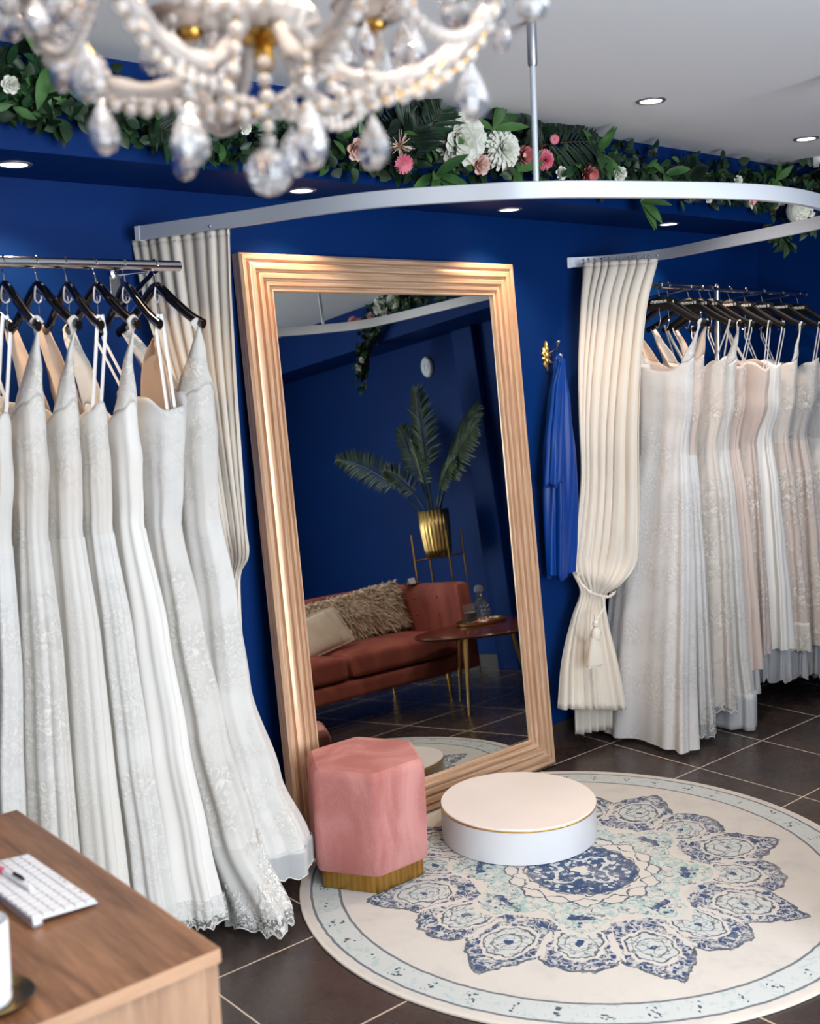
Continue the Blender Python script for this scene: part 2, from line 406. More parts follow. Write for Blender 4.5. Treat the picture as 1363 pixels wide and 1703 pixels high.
for (x, y), n in zip([(3.133, 2.366), (4.22, 2.437)], ['recessed downlight in the pale ceiling nearer the steel pole', 'recessed downlight in the pale ceiling at the right edge']):
    downlight(n, (x, y, CZ), 'downlights in the ceiling')
for k, (x, y) in enumerate(CL): downlight(('first', 'second', 'third', 'fourth')[k]+' recessed downlight from the left wall, above the middle of the shop', (x, y, CZ), 'downlights in the ceiling')
t = thing('motion_sensor', 'small white motion sensor on the ceiling near the right edge', 'sensor', tuple(at_x(1360, 268, 4.66)))
obj('housing', MB().lathe([(.0, -.028), (.02, -.026), (.028, -.01), (.03, .03), (.022, .045)], 24).xf(Matrix.Diagonal((.8, 1, 1, 1))), M['plastic'], t)
obj('bracket', MB().box((-.005, -.012, .04), (.03, .012, .06)), M['plastic'], t)
t = thing('wall_thermostat', 'white oval wall sensor above the indoor palm, seen in the mirror', 'sensor', (WX_, .66, 2.03))
pr_ = [(-.0 if i else 0, 0) for i in (0,)]
mbx = MB().lathe([(.050, 0), (.052, .01), (.046, .022), (.0, .024)], 32, cap=False)
mbx.xf(Matrix.Rotation(R(-90), 4, 'Y') @ Matrix.Diagonal((1.35, 1, 1, 1)))
obj('cover', mbx, M['plastic'], t)
obj('sensor_windows', MB().box((-.026, -.03, -.022), (-.0235, -.008, .018)).box((-.026, .008, -.022), (-.0235, .03, .018)), M['steel'], t)

# ================================================================ leaning mirror
MT, MYAW = R(4.312), R(.326)
mir = thing('standing_mirror', 'tall leaning mirror in a stepped rose-gold frame against the blue wall', 'mirror', (2.635, 3.009, .012), (-MT, 0, MYAW))
MWD, MH, FWD = .635, 2.012, .126
prof = [(0, .028), (0, -.012), (.008, -.020), (.020, -.020), (.0235, -.010), (.029, -.009), (.032, -.021), (.040, -.024), (.052, -.024), (.055, -.012), (.062, -.011), (.065, -.022), (.080, -.021),
        (.083, -.008), (.090, -.007), (.093, -.018), (.104, -.016), (.107, -.004), (.113, -.003), (.116, -.012), (.122, -.011), (.126, -.001), (.126, .004)]
def rail(a, b, inward, m, nm):
    """one mitred length of moulding from corner a to corner b"""
    A, B, I = Vector(a), Vector(b), Vector(inward); d = (B-A).normalized(); rows = []
    for w, y in prof:
        rows.append([A+I*w+d*w+Vector((0, y, 0)), B+I*w-d*w+Vector((0, y, 0))])
    mb = MB().grid(rows)
    return obj(nm, mb, m, mir, edge=28)
c4 = [(-MWD, 0, 0), (MWD, 0, 0), (MWD, 0, MH), (-MWD, 0, MH)]
rail(c4[1], c4[0], (0, 0, 1), M['gilt_h'], 'frame_rail'); rail(c4[2], c4[1], (-1, 0, 0), M['gilt_v'], 'frame_stile')
rail(c4[3], c4[2], (0, 0, -1), M['gilt_h'], 'frame_rail'); rail(c4[0], c4[3], (1, 0, 0), M['gilt_v'], 'frame_stile')
obj('backboard', MB().box((-MWD+.003, .006, .003), (MWD-.003, .027, MH-.003)), M['frame_back'], mir, smooth=False, label='dark back board')
obj('glass', MB().add([(-MWD+.12, 0, .12), (MWD-.12, 0, .12), (MWD-.12, 0, MH-.12), (-MWD+.12, 0, MH-.12)], [(0, 1, 2, 3)]), M['mirror'], mir, smooth=False, label='mirror glass')

# ================================================================ podium, pouffe, rug
RUG = (2.60, 2.288); RT = .009
t = thing('podium', 'low round white fitting podium with a thin gold line on the rug', 'podium', (2.67, 2.63, RT))
obj('drum', MB().lathe([(.258, 0), (.267, .003), (.267, .112)], 96), M['white'], t)
obj('gold_band', MB().lathe([(.2672, .112), (.269, .113), (.269, .117), (.2672, .118), (.26, .118), (.26, .112)], 96, cap=False), M['gold'], t, label='thin gold band')
obj('top', MB().lathe([(.267, .1175), (.2675, .121), (.265, .1235), (.0, .1235)], 96), M['white_top'], t, label='pale cream top')
t = thing('pouffe', 'hexagonal dusty pink velvet pouffe on a brass plinth before the mirror', 'stool', (2.13, 2.785, RT))
def hexpts(r, z, rot=0, n=6): return [(r*math.cos(R(60*i)+rot), r*math.sin(R(60*i)+rot), z) for i in range(n)]
mb = MB(); rows = []
for r, z in ((.196, .058), (.204, .066), (.2055, .16), (.206, .27), (.205, .36), (.199, .378), (.186, .387)):
    rows.append(hexpts(r, z))
dense = []
for row in rows:      # rounded hexagon: each side carries extra points, corners eased
    d = []
    for i in range(6):
        a, b_ = Vector(row[i]), Vector(row[(i+1) % 6])
        for tt in (.035, .1, .3, .5, .7, .9, .965): d.append(a.lerp(b_, tt))
    dense.append(d)
mb.grid(dense, closed_u=True)
top = dense[-1]; n = len(top)
rows = [[Vector((p[0]*k, p[1]*k, .387+.006*(1-k*k))) for p in top] for k in (1, .97, .8, .5, .2, .01)]
mb.grid(rows, closed_u=True)
obj('cushion', mb, M['pink'], t, edge=80, label='pink velvet cushion')
ph = []
for z in (0, .058):
    ph.append([Vector(p) for p in hexpts(.187, z)])
mb = MB().grid(ph, closed_u=True); mb.f.append(tuple(range(6))[::-1]); mb.f.append(tuple(range(6, 12)))
obj('plinth', mb, M['plinth'], t, smooth=False, bevel=.002, label='brushed brass plinth')

# rug: round, medallion woven into the pile
q = M['rug'] = mat('medallion_rug', rough=.95, spec=.1, sheen=.2); nt, b = nodes(q)
v0 = coords(nt, 'Object', (1/.9, 1/.9, 1))
nz = nt.nodes.new('ShaderNodeTexNoise'); nz.inputs['Scale'].default_value = 26; nt.links.new(v0, nz.inputs['Vector']); nzx = X(nt, nz.outputs['Fac'])
va = nt.nodes.new('ShaderNodeVectorMath'); va.operation = 'MULTIPLY_ADD'; nt.links.new(nz.outputs['Color'], va.inputs[0]); va.inputs[1].default_value = (.044,)*3; va.inputs[2].default_value = (-.022,)*3
vb = nt.nodes.new('ShaderNodeVectorMath'); nt.links.new(va.outputs[0], vb.inputs[0]); nt.links.new(v0, vb.inputs[1]); v1 = vb.outputs[0]
sp = nt.nodes.new('ShaderNodeSeparateXYZ'); nt.links.new(v1, sp.inputs[0]); x, y = X(nt, sp.outputs[0]), X(nt, sp.outputs[1])
r = (x*x+y*y).sqrt(); th = y._m('ARCTAN2', x)
cream, pale, navy, slate, aqua, grey = [lin(k) for k in ((207, 202, 195), (196, 201, 200), (34, 64, 106), (70, 82, 96), (154, 186, 184), (172, 173, 171))]
N = 16
tt = th*(N/(2*PI))+.5+.22; t_ = tt.fract(); k_ = (tt.floor()*.5).fract().gt(.25); a_ = (t_-.5).abs()*2
arc = (t_-.5)*r*(2*PI/N)
vo = lambda s, **k: tex(nt, 'Voronoi', v1, s, **k)
f1 = vo(34, out='Distance'); f2 = vo(60, out='Distance'); ed = vo(26, out='Distance', feature='DISTANCE_TO_EDGE'); fine = tex(nt, 'Noise', v1, 46, 3)
col = cream
mott = tex(nt, 'Noise', v0, 7, 5, .65)
col = mixc(nt, mott.ramp(.45, .7)*.35, col, grey)
# outer petals, pointed and round in turn
ro_p = a_*-.15+.775; ro_r = ((a_*a_*-1+1).max(0).sqrt())*.085+.60
ro = ro_p*k_+ro_r*(1-k_)
zone = r.lt(ro)*r.gt(.40)
col = mixc(nt, (r-ro).band(0, .014), col, slate)
col = mixc(nt, zone, col, navy)
leafy = (fine.gt(.575)).max(f1.lt(.22))*zone
col = mixc(nt, leafy*.8, col, pale); col = mixc(nt, zone*ed.lt(.045)*.7, col, cream)
s0 = r-(k_*.05+.525); d = ((arc/.078)._m('POWER', 2)+(s0/.095)._m('POWER', 2)).sqrt()
col = mixc(nt, zone*d.lt(1.12), col, cream)
col = mixc(nt, zone*d.lt(.98), col, slate)
col = mixc(nt, zone*d.lt(.90), col, pale)
cl1 = (tex(nt, 'Noise', v1, 17, 2)-.5).abs().lt(.014); cl2 = (tex(nt, 'Noise', v0, 30, 2)-.5).abs().lt(.022)
col = mixc(nt, zone*d.lt(.90)*cl2*.8, col, slate); col = mixc(nt, zone*d.gt(1.12)*cl1, col, cream)
col = mixc(nt, zone*d.band(.52, .58)*.8, col, slate)
col = mixc(nt, zone*d.lt(.45)*f1.lt(.30), col, aqua)
col = mixc(nt, zone*d.lt(.16), col, navy)
col = mixc(nt, zone*(a_.gt(.90))*r.gt(.46), col, cream)
# aqua star field
st = (th*8+.6).cos()*.055+.405; fs = r.lt(st)
col = mixc(nt, (r-st).band(0, .02), col, cream)
col = mixc(nt, fs, col, aqua)
col = mixc(nt, fs*(fine.gt(.53)), col, cream)
col = mixc(nt, fs*f1.lt(.2)*(tex(nt, 'Noise', v0, 9, 2).gt(.48)), col, slate)
col = mixc(nt, fs*ed.lt(.05), col, pale); col = mixc(nt, fs*cl1*.75, col, slate); col = mixc(nt, fs*(tex(nt, 'Noise', v1, 24, 2)-.42).abs().lt(.02), col, cream)
fl8 = ((th*8+.6).cos().gt(.55))*r.band(.30, .42); col = mixc(nt, fl8*((r-.36).abs().lt(.012)).max(fl8*f1.lt(.28)), col, navy)
# scalloped collar and centre
sc = ((th*8).cos().abs())*.028+.245
col = mixc(nt, r.lt(sc+.008), col, slate); col = mixc(nt, r.lt(sc), col, cream)
pe = ((th*8).cos().abs()*.5)+((r-.215)/.03).abs()*.6
col = mixc(nt, r.lt(sc)*r.gt(.195)*pe.band(.62, .74), col, slate)
col = mixc(nt, r.lt(.195), col, slate); col = mixc(nt, r.lt(.188), col, navy)
flow = f1.lt(.34).max(((th*4).cos()*.03+.10-r).abs().lt(.008))
col = mixc(nt, r.lt(.18)*flow, col, pale); col = mixc(nt, r.lt(.18)*f1.lt(.14), col, aqua); col = mixc(nt, r.lt(.03), col, cream)
sp0 = nt.nodes.new('ShaderNodeSeparateXYZ'); nt.links.new(v0, sp0.inputs[0]); x0_, y0_ = X(nt, sp0.outputs[0]), X(nt, sp0.outputs[1]); r = (x0_*x0_+y0_*y0_).sqrt()+(nzx*.008-.004)
# border: two dark lines, a pale band with small sprigs
bz = r.band(.865, .955); col = mixc(nt, bz, col, pale)
col = mixc(nt, bz*fine.gt(.60)*.5, col, aqua)
ft = ((th*(44/(2*PI))).fract()-.5).abs(); sprig = ft.lt(.13)*(f2.lt(.36))*r.band(.882, .938)
col = mixc(nt, sprig, col, slate)
ln = (r-.86).abs().lt(.0045).max((r-.958).abs().lt(.0045)); col = mixc(nt, ln*.85, col, slate)
col = mixc(nt, r.gt(.988), col, lin((214, 206, 196)))
# wear: the pile has faded back to cream in patches
wear = tex(nt, 'Noise', v0, 60, 4, .7).ramp(.5, .68)*.5+tex(nt, 'Noise', v0, 5, 3).ramp(.5, .75)*.25
col = mixc(nt, wear*r.lt(.85), col, cream)
nt.links.new(col, b.inputs['Base Color']); bump(nt, b, tex(nt, 'Noise', v0, 330, 2)+f1*.2, .5, .004)
o = obj('round_rug', MB().lathe([(.897, 0), (.900, .003), (.899, .007), (.893, RT), (.0, RT)], 160), M['rug'], loc=(RUG[0], RUG[1], 0))
finish(o, 'round cream rug with a faded blue medallion on dark floor tiles', 'rug')

# ================================================================ curtain track
rp = [(230, 377), (400, 352), (600, 322), (800, 307), (886, 303), (1000, 302), (1200, 305), (1300, 312), (1363, 325), None, (1363, 360), (1200, 395), (1100, 415), (1010, 425), (945, 429)]
ring = []
for i, p in enumerate(rp):
    z = lerp(2.078, 2.060, i/(len(rp)-1))
    ring.append(Vector((3.34, 1.83, z)) if p is None else at_z(p[0], p[1], z))
ring_path = spline(ring, 160)
trk = thing('curtain_track', 'curved silver curtain track hanging round the fitting area', 'curtain track', tuple(ring_path[80]))
def ribbon_bar(path, h, w):
    rows = []
    for i, p in enumerate(path):
        tg = path[min(i+1, len(path)-1)]-path[max(i-1, 0)]; tg.z = 0; tg.normalize(); nrm = Vector((-tg.y, tg.x, 0))
        rows.append([p+nrm*a+Vector((0, 0, c)) for a, c in ((-w, 0), (-w*.8, .0015), (w*.8, .0015), (w, 0), (w, -h), (w*.3, -h-.001), (-w*.3, -h-.001), (-w, -h))])
    mb = MB().grid(rows, closed_u=True); k = len(mb.v); mb.f.append(tuple(range(8))[::-1]); mb.f.append(tuple(range(k-8, k))); return mb
obj('rail', ribbon_bar(ring_path, .040, .009), M['alu'], trk, world=True, edge=40)
for e, q_ in ((0, 1), (-1, -2)):
    p = ring_path[e]; dd = (ring_path[e]-ring_path[q_]).normalized()
    obj('end_cap', ribbon_bar([p-dd*.012, p+dd*.006], .042, .011), M['alu_cap'], trk, world=True, edge=30)
for k, p in ((60, None), (101, None)):
    if k == 60: p = Vector((2.155, 1.985, 2.076))
    else: p = ring_path[min(range(160), key=lambda i: (ring_path[i]-Vector((3.34, 1.83, 2.065))).length)].copy()
    i = min(range(160), key=lambda i: (ring_path[i]-p).length); p = ring_path[i].copy()
    po = obj('suspension_pole', MB().tube([p, (p.x, p.y, CZ-.1)], .0075, 16), M['alu'], trk, world=True)
    obj('ceiling_socket', MB().tube([(p.x, p.y, CZ-.11), (p.x, p.y, CZ-.105), (p.x, p.y, CZ)], [.010, .0125, .0125], 16), M['steel'], po).data.transform(Matrix.Translation(-ROOT[trk.name]))
ROOT_T = ROOT[trk.name]

# ---------------------------------------------------------------- curtains
def curtain(name, label, rows, folds, seed, hooks, skew=None):
    """rows: (left point, right point, fold depth) from top to hem"""
    rnd = random.Random(seed); n_u, n_v = 170, 90
    t = thing(name, label, 'curtain', tuple((rows[0][0]+rows[0][1])/2))
    ks = [i/(len(rows)-1) for i in range(len(rows))]
    Ls = spline([q_[0] for q_ in rows], n_v); Rs = spline([q_[1] for q_ in rows], n_v)
    ph = [rnd.uniform(0, 6.28) for _ in range(6)]
    g = []
    for i in range(n_v):
        v = i/(n_v-1); a = interp([(k, q_[2]) for k, q_ in zip(ks, rows)], v)[0]
        L_, R_ = Ls[i], Rs[i]; d = (R_-L_); hd = Vector((d.x, d.y, 0)).normalized(); nrm = Vector((-hd.y, hd.x, 0))
        row = []
        for j in range(n_u):
            u = j/(n_u-1); uu = u+.012*math.sin(u*17+ph[0])+.01*math.sin(v*5+u*9+ph[1])
            w = math.sin(2*PI*folds*uu+.35*math.sin(v*4+ph[2])); w2 = math.sin(2*PI*folds*2.3*uu+ph[3]+v*3)
            w = math.copysign(abs(w)**.8, w)
            e = a*(.8*w*(.75+.25*math.sin(7*uu+ph[5]))+.22*w2*v+.25*math.sin(2*PI*folds*.31*uu+ph[4]))
            us = u if not skew else u**(1+interp(skew, v)[0])
            row.append(L_+d*us+nrm*e*(1 if not skew else lerp(1, .75, u))+hd*(a*.35*math.cos(2*PI*folds*uu)))
        g.append(row)
    mb = MB().grid(g); o = obj('drape', mb, M['curtain'], t, world=True, edge=0, solid=.0025)
    # heading tape with its gathers
    tp = [[p+Vector((0, 0, .012)) for p in g[0]], g[0], [p+Vector((0, 0, -.0)) for p in g[1]]]
    obj('heading', MB().grid([[p+Vector((0, 0, .014)) for p in g[0]], [p.lerp(q_, .1) for p, q_ in zip(g[0], g[1])]]), M['curtain'], t, world=True, edge=0, solid=.004)
    for k in range(hooks):
        p = g[0][int((k+.5)/hooks*n_u)]
        mbk = MB().tube([p+Vector((0, 0, -.004)), p+Vector((0, 0, .012)), p+Vector((.004, 0, .02)), p+Vector((0, .003, .03))], .0022, 6)
        mbk.ball(p+Vector((0, 0, .026)), .005, 8, 6)
        obj('glider', mbk, M['steel'], t, world=True)
    return t, g
def ring_pt(px, py, dz=-.058):
    """the point of the track seen at a pixel"""
    best = min(ring_path, key=lambda p: 0)
    return best
def on_ring(i): p = ring_path[i].copy(); p.z -= .072; return p
iR = [i for i in range(160) if i > 120]
A = on_ring(157); B_ = on_ring(145)
rowsR = [(at_y(966, 443, 3.10), at_y(1094, 436, 2.80), .015),
         (at_y(965, 505, 3.10), at_y(1077, 505, 2.82), .017), (at_y(963, 600, 3.10), at_y(1068, 600, 2.84), .018), (at_y(965, 700, 3.10), at_y(1064, 700, 2.86), .018),
         (at_y(968, 790, 3.10), at_y(1064, 800, 2.87), .017), (at_y(960, 870, 3.10), at_y(1064, 880, 2.88), .016), (at_y(952, 926, 3.10), at_y(1060, 936, 2.90), .014),
         (at_y(951, 950, 3.10), at_y(1034, 972, 2.93), .012), (at_y(964, 985, 3.09), at_y(1008, 992, 3.0), .009),
         (at_y(950, 1030, 3.09), at_y(1012, 1035, 3.0), .012), (at_y(934, 1100, 3.08), at_y(1028, 1100, 2.96), .018), (at_y(927, 1178, 3.06), at_y(1044, 1180, 2.93), .022)]
curR, gR = curtain('tied_curtain', 'ivory curtain tied back with a tassel, right of the mirror', rowsR, 8.5, 3, 14, [(0, 0), (.12, .25), (.35, 1.0), (.55, 1.0), (.62, .6), (.74, .1), (1, 0)])
# lining that shows below its hem
lin_rows = []
for k in range(6):
    z = lerp(.20, .055, k/5); lin_rows.append([Vector((lerp(3.50, 3.80, u/60), lerp(3.09, 3.0, u/60)+.014*math.sin(u*.9), z)) for u in range(61)])
obj('lining', MB().grid(lin_rows), M['curtain'], curR, world=True, edge=0, solid=.002, label='lining hanging below the hem')
rowsL = [(at_x(224, 408, 1.66), at_x(383, 389, 1.74), .016), (at_x(236, 470, 1.66), at_x(386, 480, 1.745), .016), (at_x(252, 540, 1.665), at_x(390, 560, 1.75), .017), (at_x(285, 640, 1.68), at_x(396, 680, 1.76), .017),
         (at_x(318, 760, 1.70), at_x(404, 800, 1.78), .017), (at_x(340, 860, 1.73), at_x(410, 880, 1.82), .015), (at_y(360, 930, 3.12), at_y(411, 925, 2.96), .010),
         (at_y(368, 965, 3.13), at_y(399, 955, 3.06), .007), (at_y(362, 1010, 3.13), at_y(398, 1010, 3.05), .010), (at_y(352, 1120, 3.12), at_y(404, 1110, 3.05), .014), (at_y(340, 1330, 3.11), at_y(408, 1330, 3.04), .016)]
curL, gL = curtain('side_curtain', 'ivory curtain hanging behind the left dress rail, left of the mirror', rowsL, 8.5, 5, 14)
# tieback with tassel
ka, kb = at_y(1000, 991, 2.955), at_y(946, 938, 3.185)
tb = thing('curtain_tieback', 'twisted ivory tieback with a fringed tassel round the right curtain', 'tieback', tuple(ka))
cp = spline([kb, kb+Vector((.0, -.06, -.02)), at_y(960, 962, 3.02), at_y(980, 984, 2.965), ka, at_y(1012, 992, 2.95), at_y(1022, 984, 2.97), at_y(1016, 978, 3.06)], 60)
tw = MB()
for ph in (0, PI): tw.tube([p+Vector((.003*math.cos(i*.9+ph), 0, .003*math.sin(i*.9+ph))) for i, p in enumerate(cp)], .0042, 8)
obj('cord', tw, M['curtain'], tb, world=True)
obj('wall_hook', MB().tube([kb+Vector((0, .008, 0)), kb+Vector((0, -.015, 0)), kb+Vector((0, -.02, .015))], .004, 8), M['brass'], tb, world=True)
tsl = obj('tassel', MB().lathe([(.004, .10), (.006, .075), (.012, .068), (.013, .055), (.007, .048), (.016, .036), (.022, .01), (.02, 0)], 20, c=tuple(at_y(990, 1050, 2.93)-Vector((0, 0, .03)))), M['curtain'], tb, world=True)
fr = MB(); bp = at_y(988, 1052, 2.93)
for k in range(64):
    a = 2*PI*k/64; fr.tube([bp+Vector((.018*math.cos(a), .012*math.sin(a), -.02)), bp+Vector((.032*math.cos(a), .018*math.sin(a), -.075)), bp+Vector((.042*math.cos(a+.05), .022*math.sin(a), -.135+.006*math.sin(k*3.1)))], .0026, 5)
fo = obj('fringe', fr, M['curtain'], tsl); fo.data.transform(Matrix.Translation(-ROOT[tb.name]))
lp = MB().tube([ka+Vector((.004, -.004, 0)), ka+Vector((-.004, -.012, -.05)), bp+Vector((0, 0, .035))], .003, 6).tube([ka+Vector((-.004, -.004, 0)), ka+Vector((.004, -.012, -.05)), bp+Vector((0, 0, .035))], .003, 6)
obj('loop', lp, M['curtain'], tb, world=True)
# ================================================================ dress rails
LR0, LR1 = Vector((.80, 2.80, 1.922)), Vector((1.60, 2.823, 1.931))
lr = thing('dress_rail', 'chrome dress rail on a wall bracket above the left row of gowns', 'clothes rail', tuple(LR1))
obj('tube', MB().tube([LR0, LR1], .0145, 20), M['chrome'], lr, world=True, edge=50)
def flange(y0, px, nm, root, x, z):
    mb = MB().box((x-.018, y0-.004, z-.13), (x+.018, y0, z+.03)); p = obj('wall_plate', mb, M['chrome'], root, world=True, bevel=.003)
    obj('screw', MB().ball((x, y0-.004, z-.11), .006, 10, 6, (1, .5, 1)), M['steel'], p, world=True); return p
for bx in (1.585, .86):
    flange(WY, 0, '', lr, bx, 1.945)
    obj('bracket_arm', MB().tube([(bx, WY-.004, 1.945), (bx, WY-.016, 1.945), (bx, WY-.018, 1.945), (bx, 2.823, 1.931)], [.019, .019, .010, .010], 14), M['chrome'], lr, world=True)
    obj('brace', MB().tube([(bx, WY-.004, 1.84), (bx, WY-.05, 1.85), (bx, 2.95, 1.925), (bx, 2.90, 1.934)], .0075, 10), M['black'], lr, world=True, label='dark brace under the arm')
RR0, RR1 = Vector((3.77, 2.86, 1.921)), Vector((4.97, 2.876, 1.901))
rr = thing('dress_rail', 'chrome dress rail on a post behind the tied curtain, right of the mirror', 'clothes rail', tuple(RR1))
obj('tube', MB().tube([RR0, RR1], .0115, 20), M['chrome'], rr, world=True, edge=50)
pv = RR0.lerp(RR1, (4.235-3.77)/1.2)
obj('post', MB().tube([(pv.x, pv.y, .0), (pv.x, pv.y, pv.z+.012), (pv.x, pv.y, pv.z+.022)], [.0135, .0135, .006], 18), M['chrome'], rr, world=True)
obj('foot', MB().lathe([(.05, 0), (.05, .006), (.018, .014)], 28, c=(pv.x, pv.y, 0)), M['chrome'], rr, world=True)
obj('end_stop', MB().ball(tuple(RR1), .016, 14, 10), M['chrome'], rr, world=True)
for bx in (4.05, 4.62, 4.88):
    p = RR0.lerp(RR1, (bx-3.77)/1.2)
    obj('wall_arm', MB().tube([(bx, WY, p.z-.03), (bx, WY-.012, p.z-.03), (bx, WY-.014, p.z-.03), tuple(p)], [.02, .02, .007, .007], 12), M['chrome'], rr, world=True)

# ---------------------------------------------------------------- hangers: hook at the root, arms along local y
def hanger_body(half, drop, thick, wide):
    mb = MB()
    pts = spline([(0, -half, -drop-.066), (0, -half*.72, -drop*.76-.066), (0, -half*.36, -drop*.32-.066), (0, -.018, -.064), (0, .018, -.064), (0, half*.36, -drop*.32-.066), (0, half*.72, -drop*.76-.066), (0, half, -drop-.066)], 41)
    rad = [lerp(wide*.85, wide, 1-abs(i-20)/20) for i in range(41)]
    return mb.tube(pts, rad, 12, flat=thick/wide)
def hook_mb(r0):
    a = [(0, r0*math.cos(R(k)), r0*math.sin(R(k))) for k in range(-35, 205, 15)]
    return MB().tube([(0, 0, -.072), (0, 0, -.044), (0, .004, -.028), (0, r0*.75, -.014)]+a, .0020, 8)
def make_hanger(name, label, group, r0, half, drop, kind):
    t = thing(name, label, 'hanger', group=group)
    obj('hook', hook_mb(r0), M['chrome'], t, label='chrome hook')
    bd = obj('shoulder_bar', hanger_body(half, drop, .010 if kind == 'gloss' else .009, .016 if kind == 'gloss' else .0145), M['black'] if kind == 'gloss' else M['black_matte'], t, edge=70)
    obj('lower_hook', MB().tube(spline([(0, 0, -.082), (.002, .003, -.105), (-.002, -.004, -.135), (0, .004, -.160), (0, .012, -.170), (0, .018, -.162)], 24), .0019, 7), M['chrome'], t, label='thin metal hook under the neck')
    if kind == 'gloss':
        obj('wire_clip', MB().tube(spline([(.0, -.004, -.052), (-.012, -.012, -.066), (-.014, -.010, -.092), (0, 0, -.100), (.013, .010, -.090), (.012, .008, -.066), (0, 0, -.053)], 26), .0022, 7), M['plastic'], t, label='pale loop round the neck')
    else:
        cp = obj('centre_plate', MB().tube([(0, -.05, -.080), (0, 0, -.066), (0, .05, -.080)], .025, 12, flat=.2), M['black_matte'], t)
        mb = MB(); rnd = random.Random(4); y0 = -.036
        while y0 < .036:       # small pale lettering printed on the neck plate
            w = rnd.choice((.003, .004, .005)); mb.box((-.0102, y0, -.070), (-.0088, y0+w*.45, -.059)); mb.box((-.0102, y0, rnd.choice((-.0605, -.065, -.070))), (-.0088, y0+w, rnd.choice((-.0585, -.0635))))
            y0 += w+.0022 if rnd.random() > .2 else .009
        obj('lettering', mb, M['card'], cp, smooth=False)
    return t
LH = [1.010, 1.098, 1.183, 1.263, 1.345, 1.430, 1.523]
RHX = [3.822, 3.882, 4.028, 4.113, 4.187, 4.331, 4.453, 4.597, 4.758, 4.905]
nmL = ['black glossy hanger at the left edge of the left rail', 'black glossy hanger, second from the left on the left rail', 'black glossy hanger, third from the left on the left rail',
       'black glossy hanger, middle one of the left rail', 'black glossy hanger holding a plain satin gown on the left rail', 'black glossy hanger over the wall bracket, with the strapless gown', 'black glossy hanger at the curtain end of the left rail']
rzL = [R(k) for k in (4, -2, 3, -3, 2, -4, 6)]
hp = make_hanger('clothes_hanger', nmL[0], 'black hangers on the left rail', .0165, .205, .105, 'gloss')
hangL = []
for i, x_ in enumerate(LH):
    p = LR0.lerp(LR1, (x_-.8)/.8); lc = (x_, p.y, p.z)
    if i == 0: hp.location = lc; hp.rotation_euler = (0, 0, rzL[0]); hangL.append(hp)
    else: hangL.append(dup(hp, lc, (0, 0, rzL[i]), nmL[i]))
nmR = ['black hanger right beside the tied curtain on the right rail', 'black hanger, second from the tied curtain', 'black hanger, third from the tied curtain', 'black hanger, fourth from the tied curtain',
       'black hanger just left of the chrome post', 'black hanger just right of the chrome post', 'black hanger, second right of the chrome post', 'black hanger, third right of the chrome post',
       'black hanger, last but one before the right end of the right rail', 'black hanger at the far right end of the right rail']
hq = make_hanger('clothes_hanger', nmR[0], 'black hangers on the right rail', .0135, .205, .10, 'matte')
rzR = [R(k) for k in (8, -4, 6, -2, 3, 2, -3, 4, -2, 1)]
for i, x_ in enumerate(RHX):
    p = RR0.lerp(RR1, (x_-3.77)/1.2)
    if i == 0: hq.location = (x_, p.y, p.z); hq.rotation_euler = (0, 0, rzR[0])
    else: dup(hq, (x_, p.y, p.z), (0, 0, rzR[i]), nmR[i])

